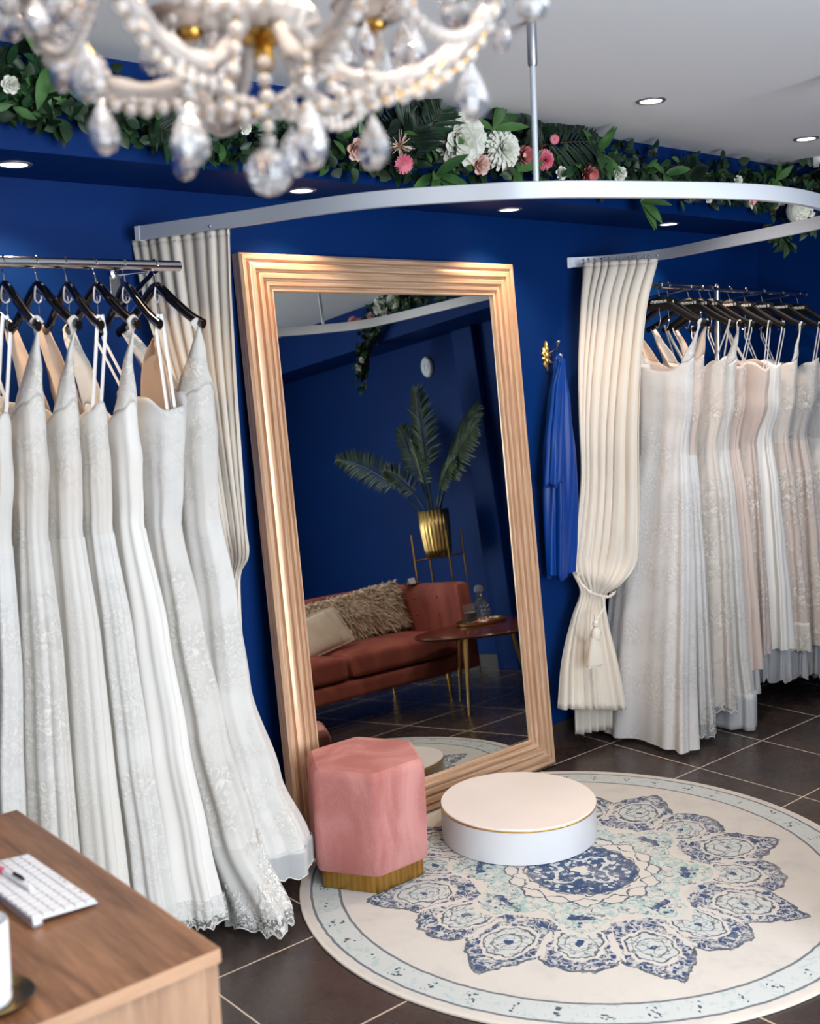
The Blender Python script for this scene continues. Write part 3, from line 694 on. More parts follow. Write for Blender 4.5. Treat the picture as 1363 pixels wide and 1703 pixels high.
# ================================================================ gowns
def se(c, p=.75): return math.copysign(abs(c)**p, c)
def dress(label, group, hook, rz, st):
    """a gown hanging from its hanger; local y runs along the hanger, minus y towards the room"""
    rnd = random.Random(st.get('seed', 1)); hx, hy, hz = hook
    t = thing('wedding_dress', label, 'dress', (hx, hy, 0), (0, 0, rz), group)
    tab = sorted(st['tab']); NS, NR = 132, st.get('nr', 64); z0, zb = tab[0][0], st['zb']
    ph = [rnd.uniform(0, 6.28) for _ in range(12)]; nf = st.get('nf', 11); A = st.get('amp', .012)
    def ring_at(z, grow=0, ext=0):
        wy, wx, cy, cx = interp(tab, z); k = max(0, min(1, (zb-z)/(zb-z0))); out = []
        for j in range(NS):
            th = 2*PI*j/NS; c, s = math.cos(th), math.sin(th)
            f = (.5*math.sin(nf*th+ph[0]+.8*math.sin(2*z+ph[1]))+.3*math.sin((nf*1.7//1)*th+ph[2]+z*1.2)+.25*math.sin(3*th+ph[3]+z*.8)+.3*math.sin(5*th+ph[4]))
            e = A*(k**.8)*f*(1+st.get('hemamp', .6)*k**4)+grow
            nx, ny = s/max(wx, .02), c/max(wy, .02); l = math.hypot(nx, ny)
            out.append(Vector((cx+wx*se(s)+e*nx/l, cy+wy*se(c)+e*ny/l, z)))
        return out
    dip = st.get('dip', .022); zw = st.get('zw', 1.22)
    def edge_z(th): return zb+dip*math.cos(2*th)+.006*math.cos(6*th+1)+st.get('tilt', 0)*math.cos(th)
    # bodice from the waist up, its top edge following the neckline
    rows = []
    for i in range(27):
        v = i/26; row = []
        for j in range(NS):
            z = lerp(zw, edge_z(2*PI*j/NS), v); row.append((z, j))
        zz = lerp(zw, zb, v); rg = ring_at(zz)
        rows.append([Vector((rg[j].x, rg[j].y, z))+noise.noise_vector(Vector((rg[j].x*14+hx*7, rg[j].y*14, z*12)))*.004 for z, j in row])
    inner = [[Vector((lerp(p.x, 0, .0)*.82, p.y*.93, p.z-.004)) for p in rows[-1]], [Vector((p.x*.8, p.y*.9, p.z-.10)) for p in rows[-1]]]
    obj('bodice', MB().grid(rows+inner, closed_u=True), st['bod'], t, edge=0)
    # skirt
    rows = []
    scal = st.get('scallop', 0)
    for i in range(NR):
        v = i/(NR-1); rg = ring_at(lerp(z0, zw+.006, v), grow=.0015)
        if i == 0 and scal:
            for j, p in enumerate(rg): p.z += scal*abs(math.sin(j*PI/6))
        tr = st.get('train')
        if tr:
            for j, p in enumerate(rg):
                w = max(0, -math.cos(2*PI*j/NS-tr[2]))**2*max(0, 1-(p.z-z0)/.26)**1.6; p.y -= tr[0]*w*math.cos(tr[2]); p.x += tr[1]*w
        rows.append(rg)
    obj('skirt', MB().grid(rows, closed_u=True), st['sk'], t, edge=0)
    if st.get('hem'):
        h0, h1, m_, sc = st['hem']; hr = []
        for i in range(9):
            v = i/8; rg = ring_at(lerp(z0-h0, z0+h1, v), grow=.007)
            for j, p in enumerate(rg):
                if tr:
                    w = max(0, -math.cos(2*PI*j/NS-tr[2]))**2*max(0, 1-(max(p.z, z0)-z0)/.26)**1.6; p.y -= tr[0]*w*math.cos(tr[2])*1.05; p.x += tr[1]*w
                if i == 0: p.z += sc*abs(math.sin(j*PI*24/NS))
            hr.append(rg)
        obj('hem_trim', MB().grid(hr, closed_u=True), m_, t, edge=0, solid=.0012)
        if sc:
            ed = MB().tube([p for p in hr[0]], .0022, 5, closed=True); obj('scalloped_edge', ed, M['lace'], t, edge=0)
    if st.get('under'):
        h0, m_ = st['under']; hr = []
        for i in range(14):
            v = i/13; rg = ring_at(lerp(z0-h0, z0+.16, v), grow=-.012-.006*math.sin(v*3)); 
            for j, p in enumerate(rg):
                p.x += .008*math.sin(j*1.3+ph[5])*(1-v); p.z += .012*math.sin(j*.4+ph[6])*(1-v)
            hr.append(rg)
        obj('underskirt', MB().grid(hr, closed_u=True), m_, t, edge=0)
    # straps up to the hanger ends
    tipz, tipy = hz-st.get('tdrop', .158), st.get('tipy', .192)
    for s_, kind in ((-1, st.get('near', 'cone')), (1, st.get('far', 'cone'))):
        if kind == 'cone':
            half = st.get('cone', .62); rows = []
            for i in range(15):
                v = i/14; row = []
                for j in range(17):
                    u = j/16; a = (PI if s_ < 0 else 0)+(u-.5)*2*half*(PI/2)
                    jj = (a/(2*PI)*NS) % NS; j0 = int(jj); ft = jj-j0
                    b_ = topedge(a, ring_at, edge_z, NS, zb)
                    w = (1-v)**.75
                    tip = Vector(((u-.5)*.034, s_*(tipy-.012*abs(u-.5)), tipz+.014*math.cos((u-.5)*PI)))
                    p = b_.lerp(tip, sstep(v)*.35+v*.65); p.x = lerp(b_.x, tip.x, 1-w); nv = noise.noise_vector(p*14+Vector((hx*9, 0, 0)))*.009*math.sin(PI*v); row.append(p+nv)
                rows.append(row)
            back = [[Vector((p.x*.5, p.y-s_*.012, p.z)) for p in r_] for r_ in rows]
            obj('shoulder_strap', MB().grid(rows), (st.get('fstrap') if s_ > 0 else None) or st.get('strap', st['bod']), t, edge=0, solid=.002)
        elif kind == 'loop':
            for dxx in (-.012, .010):
                b_ = topedge(PI if s_ < 0 else 0, ring_at, edge_z, NS, zb)
                mb = MB().tube([(dxx*.4, s_*tipy, tipz+.014), (dxx, s_*(tipy-.002), tipz-.03), (b_.x+dxx, b_.y-s_*.02, b_.z-.03)], .0045, 6, flat=.25)
                obj('hanger_loop', mb, M['ribbon'], t, label='clear ribbon loop to the hanger')
        elif kind == 'thin':
            for k in (-1, 1):
                a = (PI if s_ < 0 else 0)+k*.75; b_ = topedge(a, ring_at, edge_z, NS, zb)
                obj('shoulder_strap', MB().tube([b_-Vector((0, 0, .01)), b_.lerp(Vector((0, s_*tipy, tipz)), .6), Vector((k*.004, s_*tipy, tipz+.012))], .006, 6, flat=.3), st.get('strap', st['bod']), t)
    if st.get('panel'):          # rounded sheer back rising behind the bodice
        y0, y1, zt, xo, m_ = st['panel']; rows = []
        for i in range(16):
            v = i/15; row = []
            for j in range(15):
                u = j/14; yy = lerp(y0, y1, .5+(u-.5)*math.sqrt(max(.02, 1-v**2.4))); row.append(Vector((xo+.012*math.sin(u*PI), yy, lerp(zb-.05, zt, v)-.03*(abs(u-.5)*2)**2*v)))
            rows.append(row)
        obj('back_panel', MB().grid(rows), m_, t, edge=0, solid=.003, label='sheer rounded back panel')
    return t
def topedge(a, ring_at, edge_z, NS, zb):
    rg = ring_at(zb); jj = (a/(2*PI)*NS) % NS; j0 = int(jj); p = rg[j0].lerp(rg[(j0+1) % NS], jj-j0); return Vector((p.x, p.y, edge_z(a)))
def tabL(fan, hem=.08, bust=(.115, .034), waist=(.095, .036), w=(.20, .062), wz=0., flare=0.):
    """left-rail silhouette: narrow, spreading sideways towards the hem"""
    return [(hem, w[0]+flare, w[1]+flare*.5, .105, fan), (.30, w[0]*.93+flare*.5, w[1]*.92+flare*.25, .095, fan*.85), (.62, w[0]*.84, w[1]*.86, .07, fan*.58), (.95, .15, w[1]*.76, .035, fan*.32),
            (1.25, waist[0], waist[1], .0, fan*.12), (1.42, bust[0]*.98, bust[1]*1.05, -.02, fan*.04), (1.56, bust[0], bust[1], -.025, 0), (1.7, bust[0], bust[1], -.025, 0)]
HY = 2.82
def hookL(i): p = LR0.lerp(LR1, (LH[i]-.8)/.8); return (p.x, p.y, p.z)
gl = 'gowns on the left rail'
dress('ivory gown with a plain straight top on clear loops, at the left edge', gl, hookL(0), rzL[0]*.5, dict(seed=11, zb=1.53, tab=tabL(-.07), bod=M['crepe'], sk=M['sparkle'], near='loop', far='cone', fstrap=M['lining'], nf=9, amp=.012))
dress('beaded ivory gown with a pointed lace shoulder, second from the left edge', gl, hookL(1), rzL[1]*.5, dict(seed=12, zb=1.57, tab=tabL(-.005, bust=(.12, .038)), bod=M['lace'], sk=M['lace'], near='cone', far='loop', nf=10, amp=.012, cone=.8))
dress('smooth ivory gown under a beaded lace bodice, third from the left edge', gl, hookL(2), rzL[2]*.5, dict(seed=13, zb=1.55, tab=tabL(.045, bust=(.115, .036)), bod=M['lace'], sk=M['crepe'], near='cone', far='cone', fstrap=M['lining'], nf=8, amp=.013))
dress('sparkling ivory gown on clear ribbons, middle of the left rail', gl, hookL(3), rzL[3]*.5, dict(seed=14, zb=1.545, tab=tabL(.10, bust=(.12, .036)), bod=M['lace'], sk=M['sparkle'], near='loop', far='cone', fstrap=M['lining'], nf=10, amp=.012, cone=.9))
dress('plain satin gown with lace shoulders, beside the strapless gown', gl, hookL(4), rzL[4]*.5, dict(seed=15, zb=1.54, tab=tabL(.158, hem=.085, bust=(.12, .036)), bod=M['satin'], sk=M['satin'], strap=M['lace'], near='cone', far='cone', nf=8, amp=.014, hem=(.03, .06, M['hem_lace'], .012)))
dress('strapless lace gown with a wavy neckline and scalloped lace train on the left rail', gl, hookL(5), rzL[5]*.5, dict(seed=16, zb=1.575, dip=-.014, tilt=.02, tab=[(.075, .21, .088, .10, .235), (.30, .19, .08, .09, .195), (.62, .165, .068, .07, .13), (.95, .14, .058, .03, .075), (1.22, .105, .046, -.02, .03), (1.42, .125, .058, -.04, .026), (1.58, .135, .066, -.05, .03), (1.7, .135, .066, -.05, .03)],
      bod=M['sparkle'], sk=M['lace'], near='loop', far='loop', nf=9, amp=.013, panel=(-.13, .05, 1.74, .045, M['lining']), hem=(.055, .20, M['hem_lace'], .016), train=(.10, .03, .25), under=(.05, M['net'])))
dress('lace gown with sheer net hem at the curtain end of the left rail', gl, hookL(6), rzL[6]*.4, dict(seed=17, zb=1.58, tab=[(.17, .18, .108, .10, .295), (.40, .155, .088, .09, .222), (.70, .145, .068, .07, .145), (1.0, .135, .058, .03, .105), (1.25, .11, .05, .0, .065), (1.45, .12, .052, -.02, .052), (1.6, .12, .05, -.03, .045), (1.7, .12, .05, -.03, .045)],
      bod=M['lace'], sk=M['sparkle'], strap=M['lace'], near='cone', far='cone', cone=.95, nf=8, amp=.012, hem=(.080, .012, M['net_fine'], .010), tdrop=.168))
# right rail: fuller skirts seen broadside
def tabR(hem, w, t_, fan=0., cy=.07, bust=(.145, .042), waist=(.12, .040), lean=0.):
    return [(hem, w, t_, cy+lean, fan), (hem+.25, w*.95, t_*.95, cy*.9+lean, fan*.85), (.75, w*.86, t_*.86, cy*.7+lean*.6, fan*.5), (1.02, w*.72, t_*.74, cy*.4+lean*.3, fan*.25),
            (1.24, waist[0], waist[1], 0, fan*.08), (1.42, bust[0], bust[1], -.012, 0), (1.58, bust[0]*1.02, bust[1], -.02, 0), (1.72, bust[0], bust[1]*.9, -.02, 0)]
def hookR(i): p = RR0.lerp(RR1, (RHX[i]-3.77)/1.2); return (p.x, p.y, p.z)
gr = 'gowns on the right rail'
rs = [
 ('white tulle gown with one tall pointed strap, right beside the tied curtain', dict(seed=31, zb=1.60, tab=tabR(.025, .225, .066, -.075, .06, bust=(.13, .04)), bod=M['tulle_white'], sk=M['tulle_white'], near='cone', far='cone', cone=.55, nf=9, amp=.016, train=(.03, -.04, .2))),
 ('peach lined gown with net frill hem, second from the tied curtain', dict(seed=32, zb=1.61, tab=tabR(.09, .225, .05, .03, .06), bod=M['blush_lace'], strap=M['lining'], sk=M['tulle_white'], near='cone', far='cone', nf=10, amp=.015, hem=(.06, .10, M['hem_lace'], .014), under=(.06, M['net']))),
 ('cream lace gown with cord patterned front, third from the tied curtain', dict(seed=33, zb=1.60, tab=tabR(.13, .235, .058, .035, .06), bod=M['lace_bold'], sk=M['lace_bold'], near='thin', far='cone', nf=9, amp=.013, hem=(.03, .08, M['hem_lace'], .016))),
 ('ivory gown with ruffled strap and sheer veil hem, second left of the chrome post', dict(seed=34, zb=1.585, tab=tabR(.14, .235, .06, .05, .055), bod=M['lace'], sk=M['sparkle'], near='cone', far='thin', cone=.5, nf=9, amp=.014, hem=(.13, .03, M['net'], 0), train=(.02, .0, .3))),
 ('blush tulle gown with appliqued lace skirt, nearest left of the chrome post', dict(seed=35, zb=1.57, tab=tabR(.26, .24, .06, .05, .05), bod=M['blush_lace'], sk=M['blush'], near='loop', far='cone', nf=10, amp=.016, under=(.10, M['net']))),
 ('strapless blush gown with a rounded tulle overlay, just right of the chrome post', dict(seed=36, zb=1.585, dip=-.02, tab=tabR(.30, .22, .058, .02, .055, bust=(.165, .05)), bod=M['blush'], sk=M['blush_lace'], near='loop', far='loop', nf=9, amp=.016, under=(.12, M['net']))),
 ('ivory satin gown with a pleated strapless bodice on the right rail', dict(seed=37, zb=1.59, dip=-.012, tab=tabR(.30, .235, .062, .03, .05, bust=(.15, .05)), bod=M['satin'], sk=M['satin'], near='loop', far='loop', nf=10, amp=.017, under=(.15, M['net']))),
 ('blush lace gown with crocheted shoulder straps on the right rail', dict(seed=38, zb=1.58, tab=tabR(.28, .235, .06, .03, .04), bod=M['lace_bold'], sk=M['blush_lace'], near='cone', far='thin', cone=.32, strap=M['lace'], nf=9, amp=.015, hem=(.02, .12, M['lace_bold'], .012), under=(.14, M['net']))),
 ('strapless silver grey lace gown near the right end of the right rail', dict(seed=39, zb=1.575, tab=tabR(.27, .24, .062, .02, .03, bust=(.16, .05)), bod=M['grey_lace'], sk=M['blush_lace'], near='loop', far='loop', nf=9, amp=.015, under=(.15, M['net']))),
 ('pale lace gown at the far right end of the right rail', dict(seed=40, zb=1.58, tab=tabR(.24, .24, .055, .0, .03, bust=(.16, .045)), bod=M['grey_lace'], sk=M['lace_bold'], near='loop', far='loop', nf=9, amp=.014, under=(.15, M['net']))),
]
for i, (lb, st) in enumerate(rs): dress(lb, gr, hookR(i), rzR[i]*.4, st)

# ================================================================ robe on its hook
hk = thing('robe_hook', 'ornate brass coat hook on the blue wall right of the mirror', 'hook', (3.486, WY, 1.657))
mb = MB(); rnd = random.Random(2)
pl = [(0, .062), (.010, .050), (.008, .040), (.020, .032), (.016, .020), (.026, .010), (.017, 0), (.024, -.012), (.012, -.022), (.016, -.036), (.007, -.046), (0, -.064)]
rowA = [Vector((x_, -.002, z)) for x_, z in pl]; rowB = [Vector((-x_, -.002, z)) for x_, z in pl]
mb.grid([[Vector((p.x*k, -d_, p.z*lerp(1, .96, 1-k))) for p in rowA] for k, d_ in ((1, .0), (1, .004), (.6, .010), (0, .013))]); mb.grid([[Vector((p.x*k, -d_, p.z*lerp(1, .96, 1-k))) for p in rowB] for k, d_ in ((1, .0), (1, .004), (.6, .010), (0, .013))])
obj('back_plate', mb, M['gold'], hk, edge=25)
bs = MB()
for z, r_ in ((.03, .011), (.005, .014), (-.02, .011)): bs.ball((0, -.012, z), r_, 12, 8, (1, .6, 1))
for k in range(8): bs.ball((.017*math.cos(k*PI/4), -.009, .018*math.sin(k*PI/4)), .0055, 8, 6)
obj('scrollwork', bs, M['gold'], hk)
obj('upper_prong', MB().tube(spline([(0, -.01, .012), (0, -.035, .012), (0, -.062, .026), (0, -.072, .052)], 18), [.0045]*18, 10).ball((0, -.072, .056), .009, 12, 8), M['chrome'], hk)
obj('lower_prong', MB().tube(spline([(0, -.01, -.012), (0, -.04, -.030), (0, -.07, -.026), (0, -.082, -.004)], 18), [.0045]*18, 10).ball((0, -.083, 0), .009, 12, 8), M['chrome'], hk)
rb = thing('satin_robe', 'royal blue satin robe hanging from the brass hook', 'robe', (3.486, 3.10, 1.63))
def flap(rows, n_u, folds, seed, nm):
    """rows: (z, x centre, y centre, half width x, half depth y, fold)"""
    rows = [(r_[0], *r_[1:]) for r_ in sorted(rows)]; z0, z1 = rows[0][0], rows[-1][0]; rnd = random.Random(seed); p0, p1 = rnd.uniform(0, 6), rnd.uniform(0, 6); g = []
    for i in range(60):
        z = lerp(z0, z1, i/59); cx_, cy_, wx, wy, am = interp(rows, z); row = []
        for j in range(n_u):
            th = 2*PI*j/n_u; e = am*(math.sin(folds*th+p0+z*2)+.5*math.sin(folds*1.9//1*th+p1-z*3))
            row.append(Vector((cx_+(wx+e)*se(math.cos(th), .9), cy_+(wy+e*.9)*se(math.sin(th), .9), z-(.012*math.sin(th*3+1) if i == 0 else 0))))
        g.append(row)
    return obj(nm, MB().grid(g, closed_u=True), M['robe'], rb, world=True, edge=0, solid=.002)
flap([(1.655, 3.486, 3.115, .012, .012, .002), (1.60, 3.484, 3.115, .021, .022, .004), (1.45, 3.478, 3.115, .050, .034, .007), (1.25, 3.475, 3.115, .074, .040, .010), (1.05, 3.472, 3.115, .076, .040, .011), (.90, 3.466, 3.115, .072, .036, .010), (.745, 3.458, 3.115, .064, .034, .009)], 90, 5, 5, 'body')
flap([(1.64, 3.474, 3.09, .010, .010, .002), (1.5, 3.440, 3.085, .026, .018, .004), (1.3, 3.405, 3.075, .036, .020, .006), (1.135, 3.392, 3.075, .038, .020, .007)], 60, 4, 8, 'sleeve')
# ================================================================ garlands along the soffit
def leaf_quad(mb, p, d, nrm, L, w, curl=.15, n=5, shape=1.):
    d = d.normalized(); s_ = d.cross(nrm).normalized(); nn = s_.cross(d); rows = []
    for i in range(n):
        t = i/(n-1); ww = w*math.sin(PI*min(.995, t**shape*.96+.03))**.8; c = p+d*(L*t)-nn*(curl*L*t*t)
        rows.append([c-s_*ww+nn*ww*.3, c, c+s_*ww+nn*ww*.3])
    mb.grid(rows)
def rvec(rnd, k=1): return Vector((rnd.gauss(0, k), rnd.gauss(0, k), rnd.gauss(0, k)))
def foliage(root, pts, out, rnd, n, spread, hang=.0):
    kinds = {'leaf': MB(), 'leaf_light': MB(), 'leaf_ivy': MB()}; st = MB()
    st.tube(pts, .006, 6)
    for i in range(n):
        k = rnd.random()*(len(pts)-1); j = int(k); p = pts[j].lerp(pts[j+1], k-j)
        off = out*abs(rnd.gauss(.035, .025))+Vector((0, 0, max(-1.7*spread, min(1.6*spread, rnd.gauss(-.012, spread)))))
        sd = (pts[j+1]-pts[j]).normalized(); off += sd*rnd.gauss(0, .02)
        p = p+off; d = out*rnd.uniform(.2, .9)+sd*rnd.gauss(0, .8)+Vector((0, 0, rnd.gauss(-.1-hang, .7))); nn = out*.8+rvec(rnd, .35)
        q_ = rnd.random()
        if q_ < .5: leaf_quad(kinds['leaf'], p, d, nn, rnd.uniform(.034, .066), rnd.uniform(.010, .017))
        elif q_ < .62: leaf_quad(kinds['leaf_light'], p, d, nn, rnd.uniform(.036, .064), rnd.uniform(.009, .015))
        else: leaf_quad(kinds['leaf_ivy'], p, d, nn, rnd.uniform(.028, .048), rnd.uniform(.014, .021), .1, 5, .7)
    obj('stem', st, M['stem'], root, world=True)
    for nm, mt in (('foliage', 'leaf'), ('light_foliage', 'leaf_light'), ('ivy', 'leaf_ivy')):
        obj(nm, kinds[mt], M[mt], root, world=True, edge=0, label={'leaf': 'dark green leaves', 'leaf_light': 'fresh green leaves', 'leaf_ivy': 'ivy leaves'}[mt])
def frame_of(d):
    d = d.normalized(); a = Vector((0, 0, 1)) if abs(d.z) < .9 else Vector((1, 0, 0)); s_ = d.cross(a).normalized(); return d, s_, s_.cross(d)
def petal_rows(c, d, az, tilt, L, w, cup):
    """one cupped petal leaning out from axis d"""
    d, s_, u_ = frame_of(d); o_ = s_*math.cos(az)+u_*math.sin(az); sd = d.cross(o_); rows = []
    for i in range(5):
        t = i/4; tl = tilt*(.35+.65*t); p = c+(d*math.cos(tl)+o_*math.sin(tl))*(L*t); ww = w*(math.sin(PI*(.12+.74*t)))
        rows.append([p-sd*ww+d*cup*ww, p-sd*ww*.5, p, p+sd*ww*.5, p+sd*ww+d*cup*ww])
    return rows
def flower(root, nm, p, d, r, kind, rnd, mt, label=None):
    mb = MB(); d = d.normalized()
    if kind == 'peony':
        for layer, (n, tl, L) in enumerate(((5, .25, .6), (8, .55, .75), (11, .9, .9), (13, 1.25, 1.0), (14, 1.6, .98))):
            for k in range(n): mb.grid(petal_rows(p-d*r*.35, d, 2*PI*(k+rnd.random()*.5)/n, tl+rnd.gauss(0, .1), r*L*1.15, r*.36, .5))
    elif kind == 'mum':
        for layer in range(6):
            n = 7+layer*3
            for k in range(n): mb.grid(petal_rows(p-d*r*.3, d, 2*PI*(k+rnd.random()*.6)/n, .2+layer*.27+rnd.gauss(0, .06), r*(.75+.06*layer), r*.17, .4))
    elif kind == 'rose':
        for layer, (n, tl, L) in enumerate(((3, .12, .7), (4, .32, .8), (5, .6, .92), (6, .95, 1.0))):
            for k in range(n): mb.grid(petal_rows(p-d*r*.4, d, 2*PI*(k+layer*.37)/n, tl, r*L*1.1, r*.5, .6))
    elif kind == 'protea':
        for layer in range(4):
            n = 9
            for k in range(n): mb.grid(petal_rows(p-d*r*.8, d, 2*PI*(k+layer*.5)/n, .62-.13*layer, r*(1.25+.18*layer), r*.26, .5))
    elif kind == 'daisy':
        for k in range(26): mb.grid(petal_rows(p, d, 2*PI*k/26, 1.15+.12*(k % 2), r, r*.12, .2))
    elif kind == 'spiky':
        for k in range(46):
            v = (d*abs(rnd.gauss(.5, .4))+rvec(rnd, .6)).normalized(); mb.tube([p, p+v*r*rnd.uniform(.8, 1.3)], [.0022, .0008], 4)
    elif kind == 'hydrangea':
        for k in range(64):
            v = (d*1.0+rvec(rnd, .75)).normalized(); c = p+v*r*.85; a0 = rnd.random()*6
            for j in range(4): mb.grid(petal_rows(c, v, a0+j*PI/2, 1.25, r*.26, r*.12, .2))
    f = obj(nm, mb, M[mt], root, world=True, edge=0, label=label)
    if kind in ('daisy', 'spiky', 'protea'): obj('flower_centre', MB().ball(tuple(p+d*r*.05), r*.22, 10, 6), M['petal_rose' if kind == 'protea' else 'flower_eye'], f, world=True)
    return f
def frond(root, nm, base, tip, up, n, L, w, mt, droop=.1, label=None, seed=1, world=True):
    rnd = random.Random(seed); mb = MB(); base, tip = Vector(base), Vector(tip); ax = tip-base
    path = [base+ax*(i/20)-Vector((0, 0, 1))*(droop*ax.length*(i/20)**2.2) for i in range(21)]
    up = Vector(up).normalized()
    for i in range(n):
        t = .12+.86*i/n; k = t*20; j = min(int(k), 19); p = path[j].lerp(path[j+1], k-j); d = (path[j+1]-path[j]).normalized(); s_ = d.cross(up).normalized()
        l_ = L*math.sin(PI*(.16+.80*t))**.7
        for sg in (-1, 1): leaf_quad(mb, p, d*lerp(.45, 1.0, t)+s_*sg*lerp(1.1, .7, t)+rvec(rnd, .05), up, l_*rnd.uniform(.88, 1.05), w, .18, 4, 1.2)
    f = obj(nm, mb, M[mt], root, world=world, edge=0, label=label)
    obj('rachis', MB().tube(path, [lerp(.005, .0015, i/20) for i in range(21)], 6), M['stem'] if mt == 'palm' else M[mt], f, world=world)
    return f
rnd = random.Random(21)
gy = SFY-.02
bp = [at_y(px, py, gy) for px, py in ((-60, 135), (17, 138), (90, 158), (190, 180), (300, 204), (400, 217), (500, 230), (590, 242), (680, 245), (780, 250), (880, 262), (960, 275), (1040, 285), (1130, 298), (1215, 306), (1262, 316))]
ga = thing('flower_garland', 'long leafy garland with white and pink flowers along the back soffit', 'garland', tuple(bp[8]), group=None)
foliage(ga, bp, Vector((0, -1, 0)), rnd, 1700, .050)
OUT = Vector((-.35, -1, -.25))
def fl_y(px, py, Y): return at_y(px, py, Y)
for nm, px, py, rpx, kind, mt, lb in (
 ('rose', 17, 141, 17, 'rose', 'petal_white', 'white rose'), ('rose', 197, 156, 12, 'rose', 'petal_white', 'small white rose'), ('rose', 407, 213, 12, 'rose', 'petal_white', 'small white rose'),
 ('rose', 592, 247, 22, 'rose', 'petal_rose', 'blush rose'), ('spider_flower', 664, 243, 23, 'spiky', 'petal_rose', 'spiky pink flower'), ('gerbera', 669, 272, 18, 'daisy', 'petal_hot', 'bright pink gerbera'),
 ('peony', 767, 232, 40, 'peony', 'petal_white', 'large white peony'), ('chrysanthemum', 836, 247, 34, 'mum', 'petal_white', 'white chrysanthemum'), ('rose', 797, 274, 20, 'rose', 'petal_rose', 'peach rose'),
 ('protea', 870, 258, 22, 'protea', 'petal_pink', 'pink protea'), ('chrysanthemum', 906, 266, 17, 'mum', 'petal_hot', 'pink chrysanthemum'), ('gerbera', 921, 232, 9, 'daisy', 'petal_hot', 'small pink flower'),
 ('rose', 931, 288, 13, 'rose', 'petal_white', 'small white rose'), ('protea', 978, 289, 20, 'protea', 'petal_pink', 'pink protea'), ('rose', 1029, 289, 14, 'rose', 'petal_white', 'small white rose'),
 ('rose', 1177, 331, 8, 'rose', 'petal_white', 'tiny white rose'), ('rose', 1226, 300, 9, 'rose', 'petal_white', 'tiny white rose'), ('gerbera', 1250, 333, 9, 'daisy', 'petal_hot', 'small pink flower')):
    p = at_y(px, py, SFY-.115); r_ = rpx/F_PX*((p-c_o).dot(c_f)); flower(ga, nm, p, OUT+rvec(rnd, .15), r_, kind, rnd, mt, lb)
for px, py, qx, qy, L in ((700, 262, 660, 180, .13), (690, 250, 735, 168, .12), (868, 250, 990, 218, .14), (905, 255, 880, 200, .11), (930, 262, 1000, 270, .11), (240, 200, 320, 232, .08), (1130, 305, 1160, 268, .08), (660, 262, 690, 205, .12)):
    frond(ga, 'palm_frond', at_y(px, py, SFY-.05), at_y(qx, qy, SFY-.13), (-.3, -1, .2), 15, L, .0075, 'palm', .12, 'dark palm frond', seed=px)
def sprig(root, p, dirs, mt, L, w):
    mb = MB()
    for d in dirs: leaf_quad(mb, p, Vector(d), Vector((-.3, -1, .3)), L, w, .2)
    return obj('leaf_sprig', mb, M[mt], root, world=True, edge=0, label='sprig of long green leaves')
for px, py, L in ((725, 290, .12), (820, 215, .12), (990, 255, .12), (1065, 335, .12), (862, 285, .10), (80, 110, .12), (1105, 290, .10), (1290, 300, .09)):
    rr_ = random.Random(px); sprig(ga, at_y(px, py, SFY-.10), [(rr_.gauss(0, .8), -.4, rr_.gauss(-.25 if py > 250 else .35, .6)) for _ in range(7)], 'leaf_light', L, .017)
gx_ = SFX-.02
rp_ = [Vector((gx_, y_, z_)) for y_, z_ in ((2.78, 2.38), (2.6, 2.39), (2.4, 2.37), (2.2, 2.36), (2.0, 2.37), (1.75, 2.38), (1.5, 2.37), (1.25, 2.38), (1.05, 2.40), (.86, 2.40), (.68, 2.34), (.56, 2.22), (.50, 2.08), (.48, 2.0))]
gb = thing('flower_garland', 'shorter garland on the right soffit with a hydrangea at the frame edge', 'garland', tuple(rp_[0]))
foliage(gb, rp_, Vector((-1, 0, 0)), rnd, 850, .05, .1)
for nm, px, py, rpx, kind, mt, lb in (('rose', 1281, 341, 17, 'rose', 'petal_rose', 'blush rose'), ('hydrangea', 1334, 349, 27, 'hydrangea', 'petal_white', 'cream hydrangea'), ('rose', 1300, 334, 9, 'rose', 'petal_white', 'small pale rosebud')):
    p = at_x(px, py, SFX-.085); r_ = rpx/F_PX*((p-c_o).dot(c_f)); flower(gb, nm, p, Vector((-1, -.3, -.3)), r_, kind, rnd, mt, lb)
for (y_, z_, r_, kind, nm, mt, lb) in ((.60, 2.34, .055, 'protea', 'protea', 'petal_pink', 'pink protea'), (.50, 2.36, .045, 'mum', 'chrysanthemum', 'petal_pink', 'pink chrysanthemum'), (.80, 2.40, .06, 'peony', 'peony', 'petal_white', 'white peony'), (.92, 2.41, .05, 'mum', 'chrysanthemum', 'petal_white', 'white chrysanthemum'),
   (.70, 2.36, .035, 'rose', 'rose', 'petal_rose', 'peach rose'), (.50, 2.07, .028, 'rose', 'rose', 'petal_white', 'small white rose'), (.545, 2.11, .024, 'rose', 'rose', 'petal_white', 'small white rose'), (1.15, 2.39, .03, 'rose', 'rose', 'petal_rose', 'peach rose')):
    flower(gb, nm, Vector((SFX-.09, y_, z_)), Vector((-1, .1, -.2)), r_, kind, rnd, mt, lb)
for px, py in ((1300, 385), (1290, 360), (1310, 402), (1345, 375), (1350, 290), (1300, 292)):
    rr_ = random.Random(px+py); sprig(gb, at_x(px, py, SFX-.07), [(-.4, rr_.gauss(0, .8), rr_.gauss(-.3, .6)) for _ in range(7)], 'leaf_ivy', .075, .016)
for y_, z_ in ((2.5, 2.42), (2.25, 2.43)): frond(gb, 'palm_frond', (SFX-.03, y_, z_-.06), (SFX-.12, y_-.12, z_+.02), (-1, -.3, .2), 12, .10, .007, 'palm', .1, 'dark palm frond', seed=int(y_*10))

